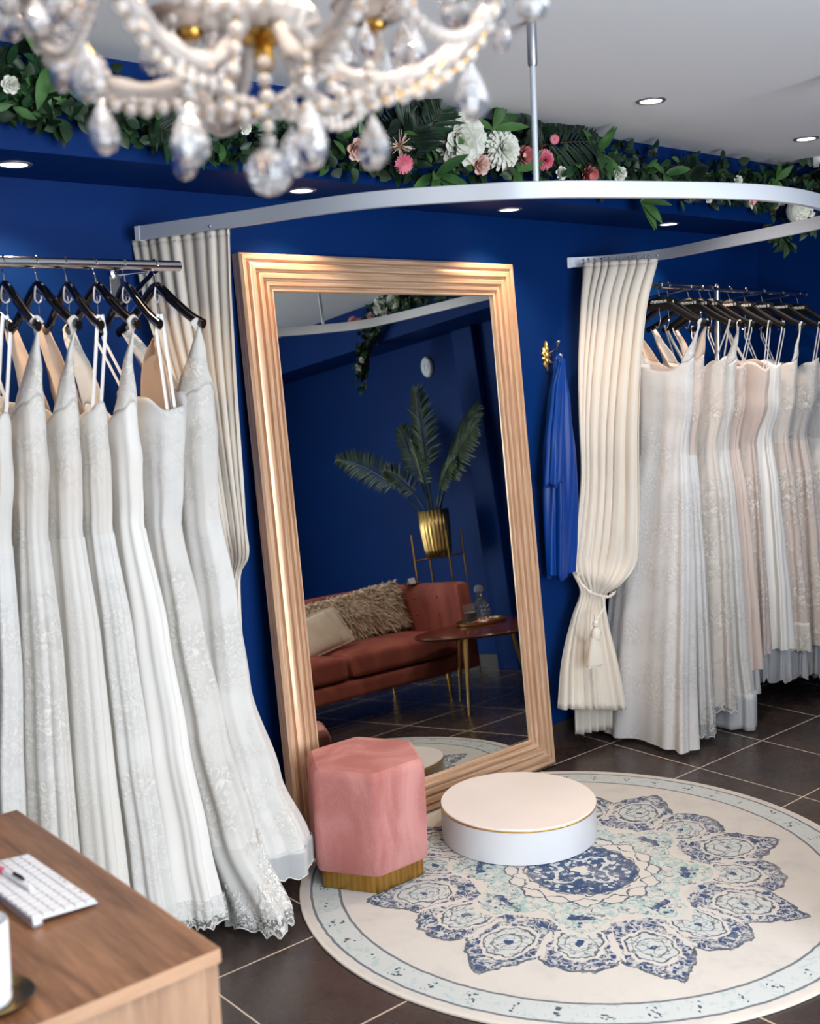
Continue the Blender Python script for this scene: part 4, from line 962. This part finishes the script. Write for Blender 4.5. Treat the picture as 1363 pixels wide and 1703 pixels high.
# ================================================================ chandelier
CD = 1.25
cc = at_d(440, 120, CD); CXY = Vector((cc.x, cc.y, 0))
ch = thing('chandelier', 'crystal chandelier with glass arms and hanging drops at the top', 'chandelier', (cc.x, cc.y, CZ))
def P(x, y, d=CD): return at_d(x, y, d)
def zc(y): return at_d(440, y, CD).z
o_ = obj('suspension_stem', MB().tube([(cc.x, cc.y, CZ), (cc.x, cc.y, zc(72))], .009, 14), M['brass'], ch, world=True)
obj('ceiling_cup', MB().lathe([(.055, 0), (.05, -.02), (.02, -.04), (.012, -.05)], 32, c=(cc.x, cc.y, CZ)), M['brass'], ch, world=True)
body = MB().lathe([(.012, .18), (.03, .16), (.038, .12), (.022, .085), (.016, .06), (.04, .045), (.062, .03), (.066, .022), (.04, .010), (.018, .004)], 32, c=(cc.x, cc.y, zc(72)))
obj('glass_body', body, M['armglass'], ch, world=True, label='pale glass column')
obj('brass_finial', MB().lathe([(.004, -.030), (.011, -.026), (.012, -.012), (.010, -.004), (.016, 0), (.030, .004), (.032, .008), (.012, .012)], 28, c=(cc.x, cc.y, zc(75))), M['brass'], ch, world=True, label='brass finial')
# arms: out, down and up to a dish with a candle above
ARM_R = .255
def arm(az, zoff=0.):
    d = Vector((math.cos(az), math.sin(az), 0)); z0 = zc(72)+.02+zoff
    pts = spline([CXY+d*.03+Vector((0, 0, z0)), CXY+d*.085+Vector((0, 0, z0-.055)), CXY+d*.155+Vector((0, 0, z0-.062)), CXY+d*.225+Vector((0, 0, z0-.025)), CXY+d*.262+Vector((0, 0, z0+.035)), CXY+d*ARM_R+Vector((0, 0, z0+.062))], 32)
    tw = [p+Vector((0, 0, 0)) for p in pts]
    a = obj('arm', MB().tube(tw, [.0095+.0015*math.sin(i*1.6) for i in range(32)], 10), M['armglass'], ch, world=True, edge=0)
    e = pts[-1]
    obj('brass_cup', MB().lathe([(.006, -.012), (.016, -.006), (.018, 0), (.012, .006)], 20, c=tuple(e)), M['brass'], a, world=True)
    obj('drip_dish', MB().lathe([(.012, .002), (.034, .004), (.052, .014), (.056, .022), (.053, .021), (.034, .010), (.012, .008)], 32, c=tuple(e)), M['armglass'], a, world=True)
    obj('candle_tube', MB().lathe([(.011, .006), (.011, .085), (.009, .088)], 16, c=tuple(e)), M['candle'], a, world=True)
    obj('bulb', MB().lathe([(.004, .088), (.012, .105), (.013, .118), (.006, .14), (.0005, .15)], 14, c=tuple(e)), M['bulb'], a, world=True)
    return pts
M['bulb'] = mat('lit_candle_bulb', (255, 230, 200), emit=(255, 196, 150), estr=40)
def drop_mesh(L, w):
    n = 14; pr_ = []
    for i in range(n+1):
        t = (1-math.cos(PI*i/n))/2; pk = .68
        pr_.append((max(.0004, w*(math.sin(PI/2*t/pk)**1.35 if t < pk else math.sqrt(max(0, 1-((t-pk)/(1-pk))**2)))), -L*t))
    mb = MB().lathe(pr_, 10); return mb.xf(Matrix.Diagonal((1, .62, 1, 1)))
MESH = {}
def crystal_part(nm, key, mb_fn, m_, p, rz=0, sc=1, parent=None):
    if key not in MESH:
        o = obj(nm, mb_fn(), m_, parent or ch, edge=18); MESH[key] = o
    else:
        o = MESH[key].copy(); COL.objects.link(o); o.parent = parent or ch
    o.location = Vector(p)-ROOT[ch.name]; o.rotation_euler = (0, 0, rz); o.scale = (sc, sc, sc); return o
def drop(p, L=.055, w=.0165, rz=0): return crystal_part('teardrop_crystal', 'drop', lambda: drop_mesh(.055, .0195), M['crystal'], p, rz, L/.055)
def strand(pts, r_=.0062, gap=2.0, nm='bead_strand'):
    """beads threaded along a path"""
    mb = MB(); acc = 0; last = None; w = MB()
    for a, b_ in zip(pts, pts[1:]):
        L = (b_-a).length; t = 0
        while acc <= L:
            mb.ball(tuple(a.lerp(b_, acc/L)), r_, 9, 6, (1, 1, .92)); acc += r_*gap
        acc -= L
    o = obj(nm, mb, M['bead'], ch, world=True, edge=0)
    obj('wire', MB().tube(pts, .0011, 5), M['brass'], o, world=True); return o
def sag(a, b_, s_, n=20): return [a.lerp(b_, i/(n-1))-Vector((0, 0, s_*4*(i/(n-1))*(1-i/(n-1)))) for i in range(n)]
# azimuths chosen so the arms stand as seen: one to the right, one left, two towards the lens, two away
vr = math.atan2(c_r.y, c_r.x)
AZ = [vr+R(k) for k in (2, 62, 118, 178, 242, 300)]
ends = []
for k, az in enumerate(AZ):
    pts = arm(az); e = pts[-1]; ends.append((pts, az)); d = Vector((math.cos(az), math.sin(az), 0)); sd = Vector((-d.y, d.x, 0))
    for j in range(6):
        a = az+2*PI*j/6+.3; q_ = e+Vector((.050*math.cos(a), .050*math.sin(a), .012))
        crystal_part('bead', 'bead', lambda: MB().ball((0, 0, 0), .0068, 10, 7), M['bead'], q_-Vector((0, 0, .010)), 0)
        drop(q_-Vector((0, 0, .018)), .05 if j % 2 else .060, .016, a)
    strand([p-Vector((0, 0, .022)) for p in pts[6:28]], .0078, 2.3)
for k in range(6):
    (pa, _), (pb, _) = ends[k], ends[(k+1) % 6]
    strand(sag(pa[22]-Vector((0, 0, .012)), pb[22]-Vector((0, 0, .012)), .045), .0078, 2.3)
    strand(sag(pa[12]-Vector((0, 0, .012)), CXY+Vector((0, 0, zc(175))), .008), .0074, 2.4)
strand([P(x_, y_, 1.21) for x_, y_ in ((318, 190), (355, 193), (380, 194), (408, 193), (432, 186), (447, 170), (440, 140), (438, 96))], .0082, 2.3)
strand([P(x_, y_, 1.17) for x_, y_ in ((394, -20), (392, 45), (389, 110), (377, 138), (380, 168), (380, 190))], .0085, 2.5)
strand([P(x_, y_, 1.16) for x_, y_ in ((552, 60), (545, 120), (556, 155), (585, 180), (612, 178), (640, 165), (680, 150), (715, 128), (738, 100))], .0075, 2.4)
strand([Vector((cc.x, cc.y, zc(y_))) for y_ in (108, 140, 180, 215, 240)], .0082)
crystal_part('crystal_ball', 'ball', lambda: MB().ball((0, 0, 0), .0265, 12, 8), M['crystal'], P(447, 286))
crystal_part('bead', 'bead', None, M['bead'], P(446, 236), 0, 1.3)
# single drops hanging where they are seen
for x_, y_, L, d_ in ((98, 66, .050, 1.22), (168, 160, .056, 1.22), (140, 62, .060, 1.18), (312, 165, .060, 1.14), (305, 215, .052, 1.3), (513, 158, .066, 1.12), (484, 205, .056, 1.32), (618, 184, .056, 1.2), (783, 96, .066, 1.34), (834, 28, .036, 1.3), (60, -8, .036, 1.15), (690, 40, .045, 1.36)):
    p = P(x_, y_, d_); drop(p, L*1.1, .018, random.random()*3)
    top_ = p+Vector((0, 0, .010)); crystal_part('bead', 'bead', None, M['bead'], top_, 0, 1.1)
    tgt = min((pp for pts, _ in ends for pp in pts), key=lambda q__: (q__-top_).length+(0 if q__.z > top_.z+.01 else 9))
    strand([top_+Vector((0, 0, .012)), Vector((top_.x, top_.y, max(top_.z+.03, tgt.z))), tgt], .0056, 2.6)

# ================================================================ desk and what stands on it
DZ = .745; DX1, DY0, DY1 = .809, 1.446, 2.25
dk = thing('reception_desk', 'walnut effect desk with a pale edge at the lower left', 'desk', (DX1, DY0, 0))
obj('worktop', MB().box((-.75, DY0, DZ-.022), (DX1, DY1, DZ)), M['walnut'], dk, world=True, smooth=False, bevel=.0012)
obj('edge_strip', MB().box((-.75, DY0-.002, DZ-.0218), (DX1+.0005, DY0+.0005, DZ-.0003)), M['walnut_edge'], dk, world=True, smooth=False)
obj('edge_strip', MB().box((DX1-.0005, DY0-.001, DZ-.0218), (DX1+.002, DY1, DZ-.0003)), M['walnut_side'], dk, world=True, smooth=False)
obj('front_panel', MB().box((-.74, DY0+.004, 0), (DX1-.022, DY0+.024, DZ-.0225)), M['walnut_side'], dk, world=True, smooth=False)
obj('side_panel', MB().box((DX1-.021, DY0+.004, 0), (DX1-.002, DY1-.01, DZ-.0225)), M['walnut_side'], dk, world=True, smooth=False)
# keyboard
kb_ = at_z(163, 1503, DZ+.004); ka_ = kb_-Vector((.1135, .003, 0)); kc_ = at_z(52, 1425, DZ+.004)
ux = (kb_-ka_); ux.z = 0; KW = .1135; ux.normalize(); uy = Vector((-ux.y, ux.x, 0))
kb = thing('keyboard', 'slim white computer keyboard on the walnut desk', 'keyboard', (ka_.x, ka_.y, DZ), (0, 0, math.atan2(ux.y, ux.x)))
KL = .28
ks = lambda x: .013-.009*x/KW            # raised towards its back edge (low x is the back)
obj('chassis', MB().add([(0, 0, ks(0)), (KW, 0, ks(KW)), (KW, KL, ks(KW)), (0, KL, ks(0)), (0, 0, ks(0)+.0045), (KW, 0, ks(KW)+.004), (KW, KL, ks(KW)+.004), (0, KL, ks(0)+.0045)],
   [(0, 3, 2, 1), (4, 5, 6, 7), (0, 1, 5, 4), (1, 2, 6, 5), (2, 3, 7, 6), (3, 0, 4, 7)]), M['kb_alu'], kb, smooth=False, bevel=.0012)
obj('battery_tube', MB().box((0, 0, .0005), (.020, KL, .0135)), M['kb_alu'], kb, bevel=.004, bseg=3)
def key_mesh(l): return MB().add([(-.0082, -l, 0), (.0082, -l, 0), (.0082, l, 0), (-.0082, l, 0), (-.0077, -l+.0005, .0022), (.0077, -l+.0005, .0022), (.0077, l-.0005, .0022), (-.0077, l-.0005, .0022)],
   [(4, 5, 6, 7), (0, 1, 5, 4), (1, 2, 6, 5), (2, 3, 7, 6), (3, 0, 4, 7)])
KP = {}
for r_ in range(6):
    kx = .0115+r_*.0184; hs = .0082
    cols = {0: [.0085]*14, 5: [.008, .008, .008, .0105, .0475, .0105, .008, .008, .008, .008]}.get(r_, [.012 if r_ % 2 else .008]+[.0081]*12+[.0125])
    tot = sum(2*l+.0026 for l in cols); y_ = .004; kfac = (KL-.008)/tot
    for l in cols:
        l2 = round(l*kfac, 4); 
        if l2 not in KP:
            o = obj('key', key_mesh(l2-.0006), M['keycap'], kb, smooth=False); KP[l2] = o
        else:
            o = KP[l2].copy(); COL.objects.link(o); o.parent = kb
        o.location = (kx, y_+l2, ks(kx)+.0044); o.rotation_euler = (0, math.atan(.009/KW), 0); y_ += 2*l2+.0026*kfac
mb = MB()
for a_, b_ in ((.155, 1), (.175, 2), (.215, 1), (.238, 3)):
    for k in range(b_+1): mb.box((.104-.002*k*0+.001, KL-a_+.003*k, ks(.104)+.0068), (.1075, KL-a_+.003*k+.0012, ks(.104)+.0071))
obj('key_legends', mb, M['ink'], kb, smooth=False)
# pen lying across the keys
pa_, pb_ = at_z(52, 1477, DZ+.021), at_z(-12, 1438, DZ+.021); dd = (pb_-pa_).normalized()
pn = thing('pen', 'white pen with a dark clip lying on the keyboard', 'pen', tuple(pa_))
obj('barrel', MB().tube([pa_, pa_+dd*.004, pa_+dd*.03, pa_+dd*.10], [.003, .0048, .0055, .0055], 14), M['plastic'], pn, world=True)
obj('grip', MB().tube([pa_+dd*.028, pa_+dd*.055], [.0058, .0058], 14), M['plastic'], pn, world=True)
cl = at_z(25, 1443, DZ+.03)
obj('clip', MB().tube([pa_+dd*.025+Vector((0, 0, .008)), pa_+dd*.034+Vector((0, 0, .009)), pa_+dd*.062+Vector((0, 0, .008))], [.002, .0032, .0032], 8), M['black'], pn, world=True, label='dark pocket clip')
obj('cap', MB().tube([pa_+dd*.098, pa_+dd*.13], [.006, .0058], 14), M['petal_hot'], pn, world=True, label='pink end cap')
# dark dish with a silver rim, cut by the frame
p = at_z(-14, 1494, DZ)
ds = thing('paper_clip_dish', 'small black dish with a silver rim beside the keyboard', 'dish', (p.x, p.y, DZ))
obj('bowl', MB().lathe([(.02, 0), (.030, .004), (.033, .012), (.030, .012), (.018, .006), (.0, .005)], 36), M['black'], ds)
obj('rim', MB().lathe([(.031, .0105), (.034, .0125), (.0335, .015), (.0305, .0145), (.030, .012)], 36, cap=False), M['chrome'], ds, label='silver rim')
# gold dish with a white candle cup
p = at_z(-6, 1668, DZ)
td = thing('gold_dish', 'round polished gold dish at the front of the desk', 'dish', (p.x, p.y, DZ))
obj('dish', MB().lathe([(.0, 0), (.034, 0), (.044, .004), (.052, .010), (.0535, .0115), (.050, .0108), (.042, .006), (.032, .003), (.0, .003)], 56, cap=False), M['gold'], td, edge=60)
cu = thing('candle_cup', 'white speckled ceramic cup standing in the gold dish', 'cup', (p.x-.010, p.y-.004, DZ+.004))
obj('cup', MB().lathe([(.026, 0), (.030, .006), (.032, .07), (.0335, .118), (.0325, .122), (.031, .118), (.029, .06), (.0, .055)], 48), M['candle'], cu)
mb = MB(); rnd = random.Random(9)
for k in range(46):
    a, z_ = rnd.random()*6.28, rnd.uniform(.015, .105); rr = lerp(.0304, .0334, z_/.118)+.0002; mb.ball((rr*math.cos(a), rr*math.sin(a), z_), .0011, 6, 4)
obj('speckles', mb, M['ink'], cu)
# ================================================================ seating corner seen in the mirror
SR = R(5)
sf = thing('sofa', 'rust velvet sofa with buttoned arms, reflected in the mirror', 'sofa', (3.52, 1.36, 0), (0, 0, SR))
SX0, SX1, SD = -.90, .885, .74       # local: x along the seat, y=0 the front, minus y the back
def puff(a, b_, k=.03, n=10):
    """a cushion: a box with swollen faces"""
    mb = MB(); bm = bmesh.new(); bmesh.ops.create_cube(bm, size=2); bmesh.ops.subdivide_edges(bm, edges=bm.edges, cuts=n, use_grid_fill=True)
    c = (Vector(a)+Vector(b_))/2; h = (Vector(b_)-Vector(a))/2; vs = []
    for v in bm.verts:
        p = v.co; q_ = Vector((p.x*h.x, p.y*h.y, p.z*h.z))
        rr = min(.035, min(h)*.6)
        core = Vector([max(-h[i]+rr, min(h[i]-rr, q_[i])) for i in range(3)]); d = q_-core
        if d.length > 1e-6: q_ = core+d.normalized()*rr
        w = (1-p.x**2)*(1-p.y**2)
        q_.z += k*w*(1 if p.z > .5 else 0)
        vs.append(c+q_)
    bm.verts.index_update(); fs = [tuple(v.index for v in f.verts) for f in bm.faces]; bm.free(); return mb.add(vs, fs)
obj('base', puff((SX0+.10, -SD, .14), (SX1-.10, -.012, .25), 0), M['sofa'], sf)
xm = .03
obj('seat_cushion', puff((SX0+.115, -SD+.14, .25), (xm-.004, .0, .385), .012), M['sofa'], sf); obj('seat_cushion', puff((xm+.004, -SD+.14, .25), (SX1-.115, .0, .385), .012), M['sofa'], sf)
bk = obj('backrest', puff((SX0, -SD-.02, .16), (SX1, -SD+.15, .66), 0), M['sofa'], sf)
for s_ in (SX0, SX1-.11):
    ar = obj('arm', puff((s_, -SD+.10, .15), (s_+.11, .045, .655), 0), M['sofa'], sf)
    xi = s_+.112 if s_ < 0 else s_-.002
    for yy in (-.16, -.38, -.52):
        for zz in (.48, .58): obj('button', MB().ball((xi, yy, zz), .011, 10, 6, (.5, 1, 1)), M['sofa'], ar)
for k in range(7):
    for zz in (.47, .57): obj('button', MB().ball((SX0+.25+k*.21, -SD+.152, zz), .011, 10, 6, (1, .5, 1)), M['sofa'], bk)
for lx in (SX0+.16, SX1-.16):
    for ly in (-.08, -SD+.08): obj('leg', MB().tube([(lx, ly, .145), (lx, ly, 0)], [.013, .008], 12), M['brass'], sf)
# cushions
def pillow(name, label, loc, rot, sx, sz, th, m_, fur=False):
    t = thing(name, label, 'cushion', loc, rot); n = 22; rows = []; rows2 = []
    for i in range(n+1):
        a, b_ = [], []
        for j in range(n+1):
            u, v = i/n*2-1, j/n*2-1; f = ((1-u*u)*(1-v*v))**.45; k = 1-.05*(1-abs(u))*abs(v)**4
            x_, z_ = sx*u*(1-.05*(1-v*v)*abs(u)**6), sz*v*k
            a.append((x_, -th*f, z_)); b_.append((x_, th*f, z_))
        rows.append(a); rows2.append(b_[::-1])
    mb = MB().grid(rows).grid(rows2)
    obj('cover', mb, m_, t, edge=0)
    if fur:
        rnd = random.Random(3); fb = MB()
        for k in range(2600):
            u, v = rnd.uniform(-1, 1), rnd.uniform(-1, 1); f = ((1-u*u)*(1-v*v))**.45; sg = 1 if rnd.random() < .75 else -1
            p = Vector((sx*u, sg*th*f, sz*v)); d = Vector((u*.5+rnd.gauss(.1, .35), sg*.8, v*.6-.35+rnd.gauss(0, .35))).normalized(); L = rnd.uniform(.025, .05)
            s_ = d.cross(Vector((rnd.gauss(0, 1), .2, rnd.gauss(0, 1)))).normalized()*.0045
            fb.add([p-s_, p+s_, p+d*L*.6+s_*.7-Vector((0, 0, .006)), p+d*L-Vector((0, 0, .016)), p+d*L*.6-s_*.7-Vector((0, 0, .006))], [(0, 1, 2, 3, 4)])
        o = obj('fur_pile', fb, M['fur'], t, edge=0, label='long cream fur'); o['kind'] = 'stuff'
    else:
        pp = [(sx*u, 0, sz*v) for u, v in [(-1, -1), (1, -1), (1, 1), (-1, 1)]]; pts = []
        for a, b_ in zip(pp, pp[1:]+pp[:1]): pts += [Vector(a).lerp(Vector(b_), k/8) for k in range(8)]
        obj('piping', MB().tube(pts, .004, 6, closed=True), m_, t)
        obj('seam', MB().tube([(sx*.55, th*.74, -sz*.93), (sx*.55, th*.86, -sz*.3), (sx*.55, th*.86, sz*.3), (sx*.55, th*.74, sz*.93)], .0035, 6), m_, t)
    return t
pillow('fur_cushion', 'shaggy cream fur cushion on the sofa, reflected in the mirror', (3.965, .90, .535), (R(16), R(-4), SR+R(2)), .335, .135, .055, M['fur'], True)
pillow('linen_cushion', 'smooth cream cushion leaning on the sofa, reflected in the mirror', (3.56, 1.08, .495), (R(30), R(-9), SR-R(6)), .20, .115, .045, M['cushion'])
# small gold dish and card on the sofa arm
ax = Vector((4.345, 1.02, .657))
gd = thing('trinket_dish', 'flat gold dish on the sofa arm, reflected in the mirror', 'dish', tuple(ax)); obj('dish', MB().lathe([(.0, 0), (.05, 0), (.056, .005), (.054, .006), (.048, .002), (.0, .002)], 36, cap=False), M['gold'], gd)
cd = thing('white_card', 'small white folded card on the gold dish on the sofa arm', 'card', (ax.x, ax.y, ax.z+.003)); obj('card', MB().add([(-.025, -.012, 0), (.025, -.012, 0), (.025, 0, .034), (-.025, 0, .034), (.025, .012, 0), (-.025, .012, 0)], [(0, 1, 2, 3), (3, 2, 4, 5)]), M['card'], cd, smooth=False, solid=.001)
# tripod table
TC = Vector((4.15, 1.775, 0))
tb_ = thing('side_table', 'dark polished side table on tapered gold legs, reflected in the mirror', 'table', tuple(TC))
rows = []
for r_, z_ in ((.0, .402), (.93, .402), (.985, .408), (1, .416), (.985, .423), (.93, .426), (.0, .426)):
    rows.append([(r_*(.345+.03*math.cos(3*(a-R(215))))*math.cos(a), r_*(.335+.03*math.cos(3*(a-R(215))))*math.sin(a), z_) for a in [2*PI*k/80 for k in range(80)]])
obj('tabletop', MB().grid(rows, closed_u=True), M['table_wood'], tb_, edge=25)
for fx, fy in ((3.905, 1.85), (4.20, 1.47), (4.45, 1.78)):
    f_ = Vector((fx, fy, 0))-TC; tp = f_*.72
    lg = obj('leg', MB().tube([(tp.x, tp.y, .403), (f_.x, f_.y, 0)], [.017, .006], 16), M['gold'], tb_); obj('mounting_plate', MB().lathe([(.03, .397), (.03, .402)], 20, c=(tp.x, tp.y, 0)), M['gold'], lg)
tr = thing('drinks_tray', 'round gold tray on the dark side table, reflected in the mirror', 'tray', (4.285, 1.635, .426))
obj('tray', MB().lathe([(.0, 0), (.135, 0), (.142, .003), (.146, .014), (.143, .015), (.138, .005), (.0, .003)], 60, cap=False), M['gold'], tr)
dc = thing('decanter', 'square cut glass decanter with a stopper on the gold tray', 'decanter', (4.335, 1.60, .430), (0, 0, R(25)))
def sqr(h, z, c_=.3): return [(h, -h*(1-c_), z), (h, h*(1-c_), z), (h*(1-c_), h, z), (-h*(1-c_), h, z), (-h, h*(1-c_), z), (-h, -h*(1-c_), z), (-h*(1-c_), -h, z), (h*(1-c_), -h, z)]
mb = MB().grid([sqr(.034, 0), sqr(.037, .004), sqr(.037, .095), sqr(.030, .112, .4), sqr(.014, .124, .55), sqr(.012, .138, .55), sqr(.017, .144, .55), sqr(.017, .147, .55)], closed_u=True); mb.f += [tuple(range(8))[::-1], tuple(range(56, 64))]
obj('bottle', mb, M['glass'], dc, smooth=False)
mb = MB()
for k in range(4):
    a = k*PI/2
    for i in range(3):
        for j in range(4): mb.ball((.0375*math.cos(a)-(i-1)*.019*math.sin(a), .0375*math.sin(a)+(i-1)*.019*math.cos(a), .018+j*.021), .0075, 4, 4)
obj('cut_facets', mb, M['crystal'], dc, smooth=False)
mb = MB().grid([sqr(.011, .147, .5), sqr(.012, .155, .5), sqr(.022, .165, .45), sqr(.022, .190, .45), sqr(.012, .203, .5)], closed_u=True); mb.f += [tuple(range(8))[::-1], tuple(range(32, 40))]
obj('stopper', mb, M['crystal'], dc, smooth=False)
gs = thing('tumbler', 'cut glass tumbler beside the decanter on the gold tray', 'glass', (4.245, 1.60, .430))
obj('glass', MB().lathe([(.030, 0), (.033, .006), (.037, .108), (.0355, .108), (.032, .012), (.0, .010)], 24), M['glass'], gs, smooth=False)
obj('candle_wax', MB().lathe([(.030, .012), (.0325, .06), (.0, .06)], 24), M['candle'], gs, label='white wax filling')
rnd = random.Random(12)
for k in range(9):
    x_, y_ = 4.275+rnd.uniform(-.035, .04), 1.685+rnd.uniform(-.022, .03)
    o = obj('wrapped_sweet', MB().ball((0, 0, .009), .010, 10, 6, (1.2, 1, .9)).tube([(-.018, 0, .009), (-.010, 0, .009)], [.006, .002], 6).tube([(.010, 0, .009), (.018, 0, .009)], [.002, .006], 6), M['petal_hot' if k % 2 else 'petal_rose'], loc=(x_, y_, .4295))
    o.rotation_euler = (0, 0, rnd.random()*3); finish(o, 'pink or white wrapped sweet heaped before the decanter on the gold tray', 'sweet', 'sweets on the gold tray')
# palm in a gold pot on a wire stand
PC = Vector((4.74, .86, 0))
st_ = thing('plant_stand', 'tall thin gold wire plant stand behind the sofa, reflected in the mirror', 'plant stand', tuple(PC))
for k in range(4):
    a = R(20+90*k); obj('leg', MB().tube([(.17*math.cos(a), .17*math.sin(a), 0), (.17*math.cos(a), .17*math.sin(a), .945)], .006, 10), M['brass'], st_)
for k in range(2):
    a = R(20+90*k); obj('cross_bar', MB().tube([(.17*math.cos(a), .17*math.sin(a), .778), (-.17*math.cos(a), -.17*math.sin(a), .778)], .0055, 10), M['brass'], st_)
for k in range(2):
    a = R(20+90*k); obj('low_bar', MB().tube([(.17*math.cos(a), .17*math.sin(a), .12), (-.17*math.cos(a), -.17*math.sin(a), .12)], .0045, 10), M['brass'], st_)
pp = thing('potted_palm', 'indoor palm in a ribbed gold pot on the wire stand, reflected in the mirror', 'plant', (PC.x, PC.y, .784))
seg = 96; rows = []
for r_, z_ in ((.06, 0), (.078, .01), (.086, .05), (.094, .15), (.098, .297)):
    rows.append([((r_+.0035*math.cos(j*PI/2))*math.cos(2*PI*j/seg), (r_+.0035*math.cos(j*PI/2))*math.sin(2*PI*j/seg), z_) for j in range(seg)])
rows.append([(.090*math.cos(2*PI*j/seg), .090*math.sin(2*PI*j/seg), .297) for j in range(seg)]); rows.append([(.086*math.cos(2*PI*j/seg), .086*math.sin(2*PI*j/seg), .265) for j in range(seg)])
mb = MB().grid(rows, closed_u=True); mb.f.append(tuple(range(seg))[::-1]); obj('pot', mb, M['gold'], pp, edge=0, label='ribbed gold pot')
obj('soil', MB().lathe([(.087, .262), (.087, .27), (.0, .272)], 32), M['stem'], pp)
for k, (tp, L, n, dr) in enumerate((((-.04, .05, .84), .17, 26, .05), ((-.12, .62, .62), .17, 24, .22), ((-.10, -.80, .62), .15, 24, .22), ((-.12, -.28, .42), .11, 15, .25), ((.10, .45, .75), .14, 20, .2), ((.12, -.35, .72), .14, 20, .2), ((-.2, .12, .55), .10, 16, .2), ((-.1, .38, .44), .10, 14, .3))):
    z0 = .27; tpv = Vector((tp[0], tp[1], tp[2]+z0)); b_ = Vector((tp[0]*.12, tp[1]*.1, z0))
    mid = b_+Vector((0, 0, tp[2]*.28)); mid.x += tp[0]*.18; mid.y += tp[1]*.2
    stalk = obj('stalk', MB().tube([b_, mid], .0055, 8), M['palm_pot'], pp)
    f_ = frond(pp, 'frond', mid, tpv, (-1, -.2*tp[1], .35), int(n*1.3), L, .0085, 'palm_pot', dr, seed=40+k, world=False)

# ================================================================ light
def area(nm, loc, rot, sx, sy, e, c):
    l = bpy.data.lights.new(nm, 'AREA'); l.shape = 'RECTANGLE'; l.size = sx; l.size_y = sy; l.energy = e; l.color = c
    o = bpy.data.objects.new(nm, l); COL.objects.link(o); o.location = loc; o.rotation_euler = rot; return o
area('window_daylight', ((WX0+WX1)/2, FY-.02, 1.21), (R(90), 0, 0), WX1-WX0-.1, 2.1, WIN_E, (.88, .945, 1.0))
def spot(nm, loc, e, c, ang, blend=.6, size=.03):
    l = bpy.data.lights.new(nm, 'SPOT'); l.energy = e; l.color = c; l.spot_size = R(ang); l.spot_blend = blend; l.shadow_soft_size = size
    o = bpy.data.objects.new(nm, l); COL.objects.link(o); o.location = loc; return o
for x_, y_ in DL: spot('downlight_beam', (x_, y_, SZ-.012), DL_E, (1, .68, .42), 115)
for x_, y_ in [(3.133, 2.366), (4.22, 2.437)]+CL: spot('ceiling_beam', (x_, y_, CZ-.012), CL_E, (1, .89, .79), 125)
w = bpy.data.worlds.new('world'); S.world = w; w.use_nodes = True
w.node_tree.nodes['Background'].inputs[0].default_value = (.72, .84, 1, 1); w.node_tree.nodes['Background'].inputs[1].default_value = WORLD_E
S.view_settings.exposure = EXPO
S.cycles.max_bounces = 9; S.cycles.transparent_max_bounces = 24; S.cycles.transmission_bounces = 8; S.cycles.glossy_bounces = 5; S.cycles.diffuse_bounces = 4
S.cycles.caustics_refractive = False; S.cycles.caustics_reflective = False; S.cycles.sample_clamp_indirect = 6
S.cycles.use_adaptive_sampling = True; S.cycles.adaptive_threshold = .03
S.cycles.use_denoising = True
try: S.cycles.denoiser = 'OPENIMAGEDENOISE'
except Exception: pass
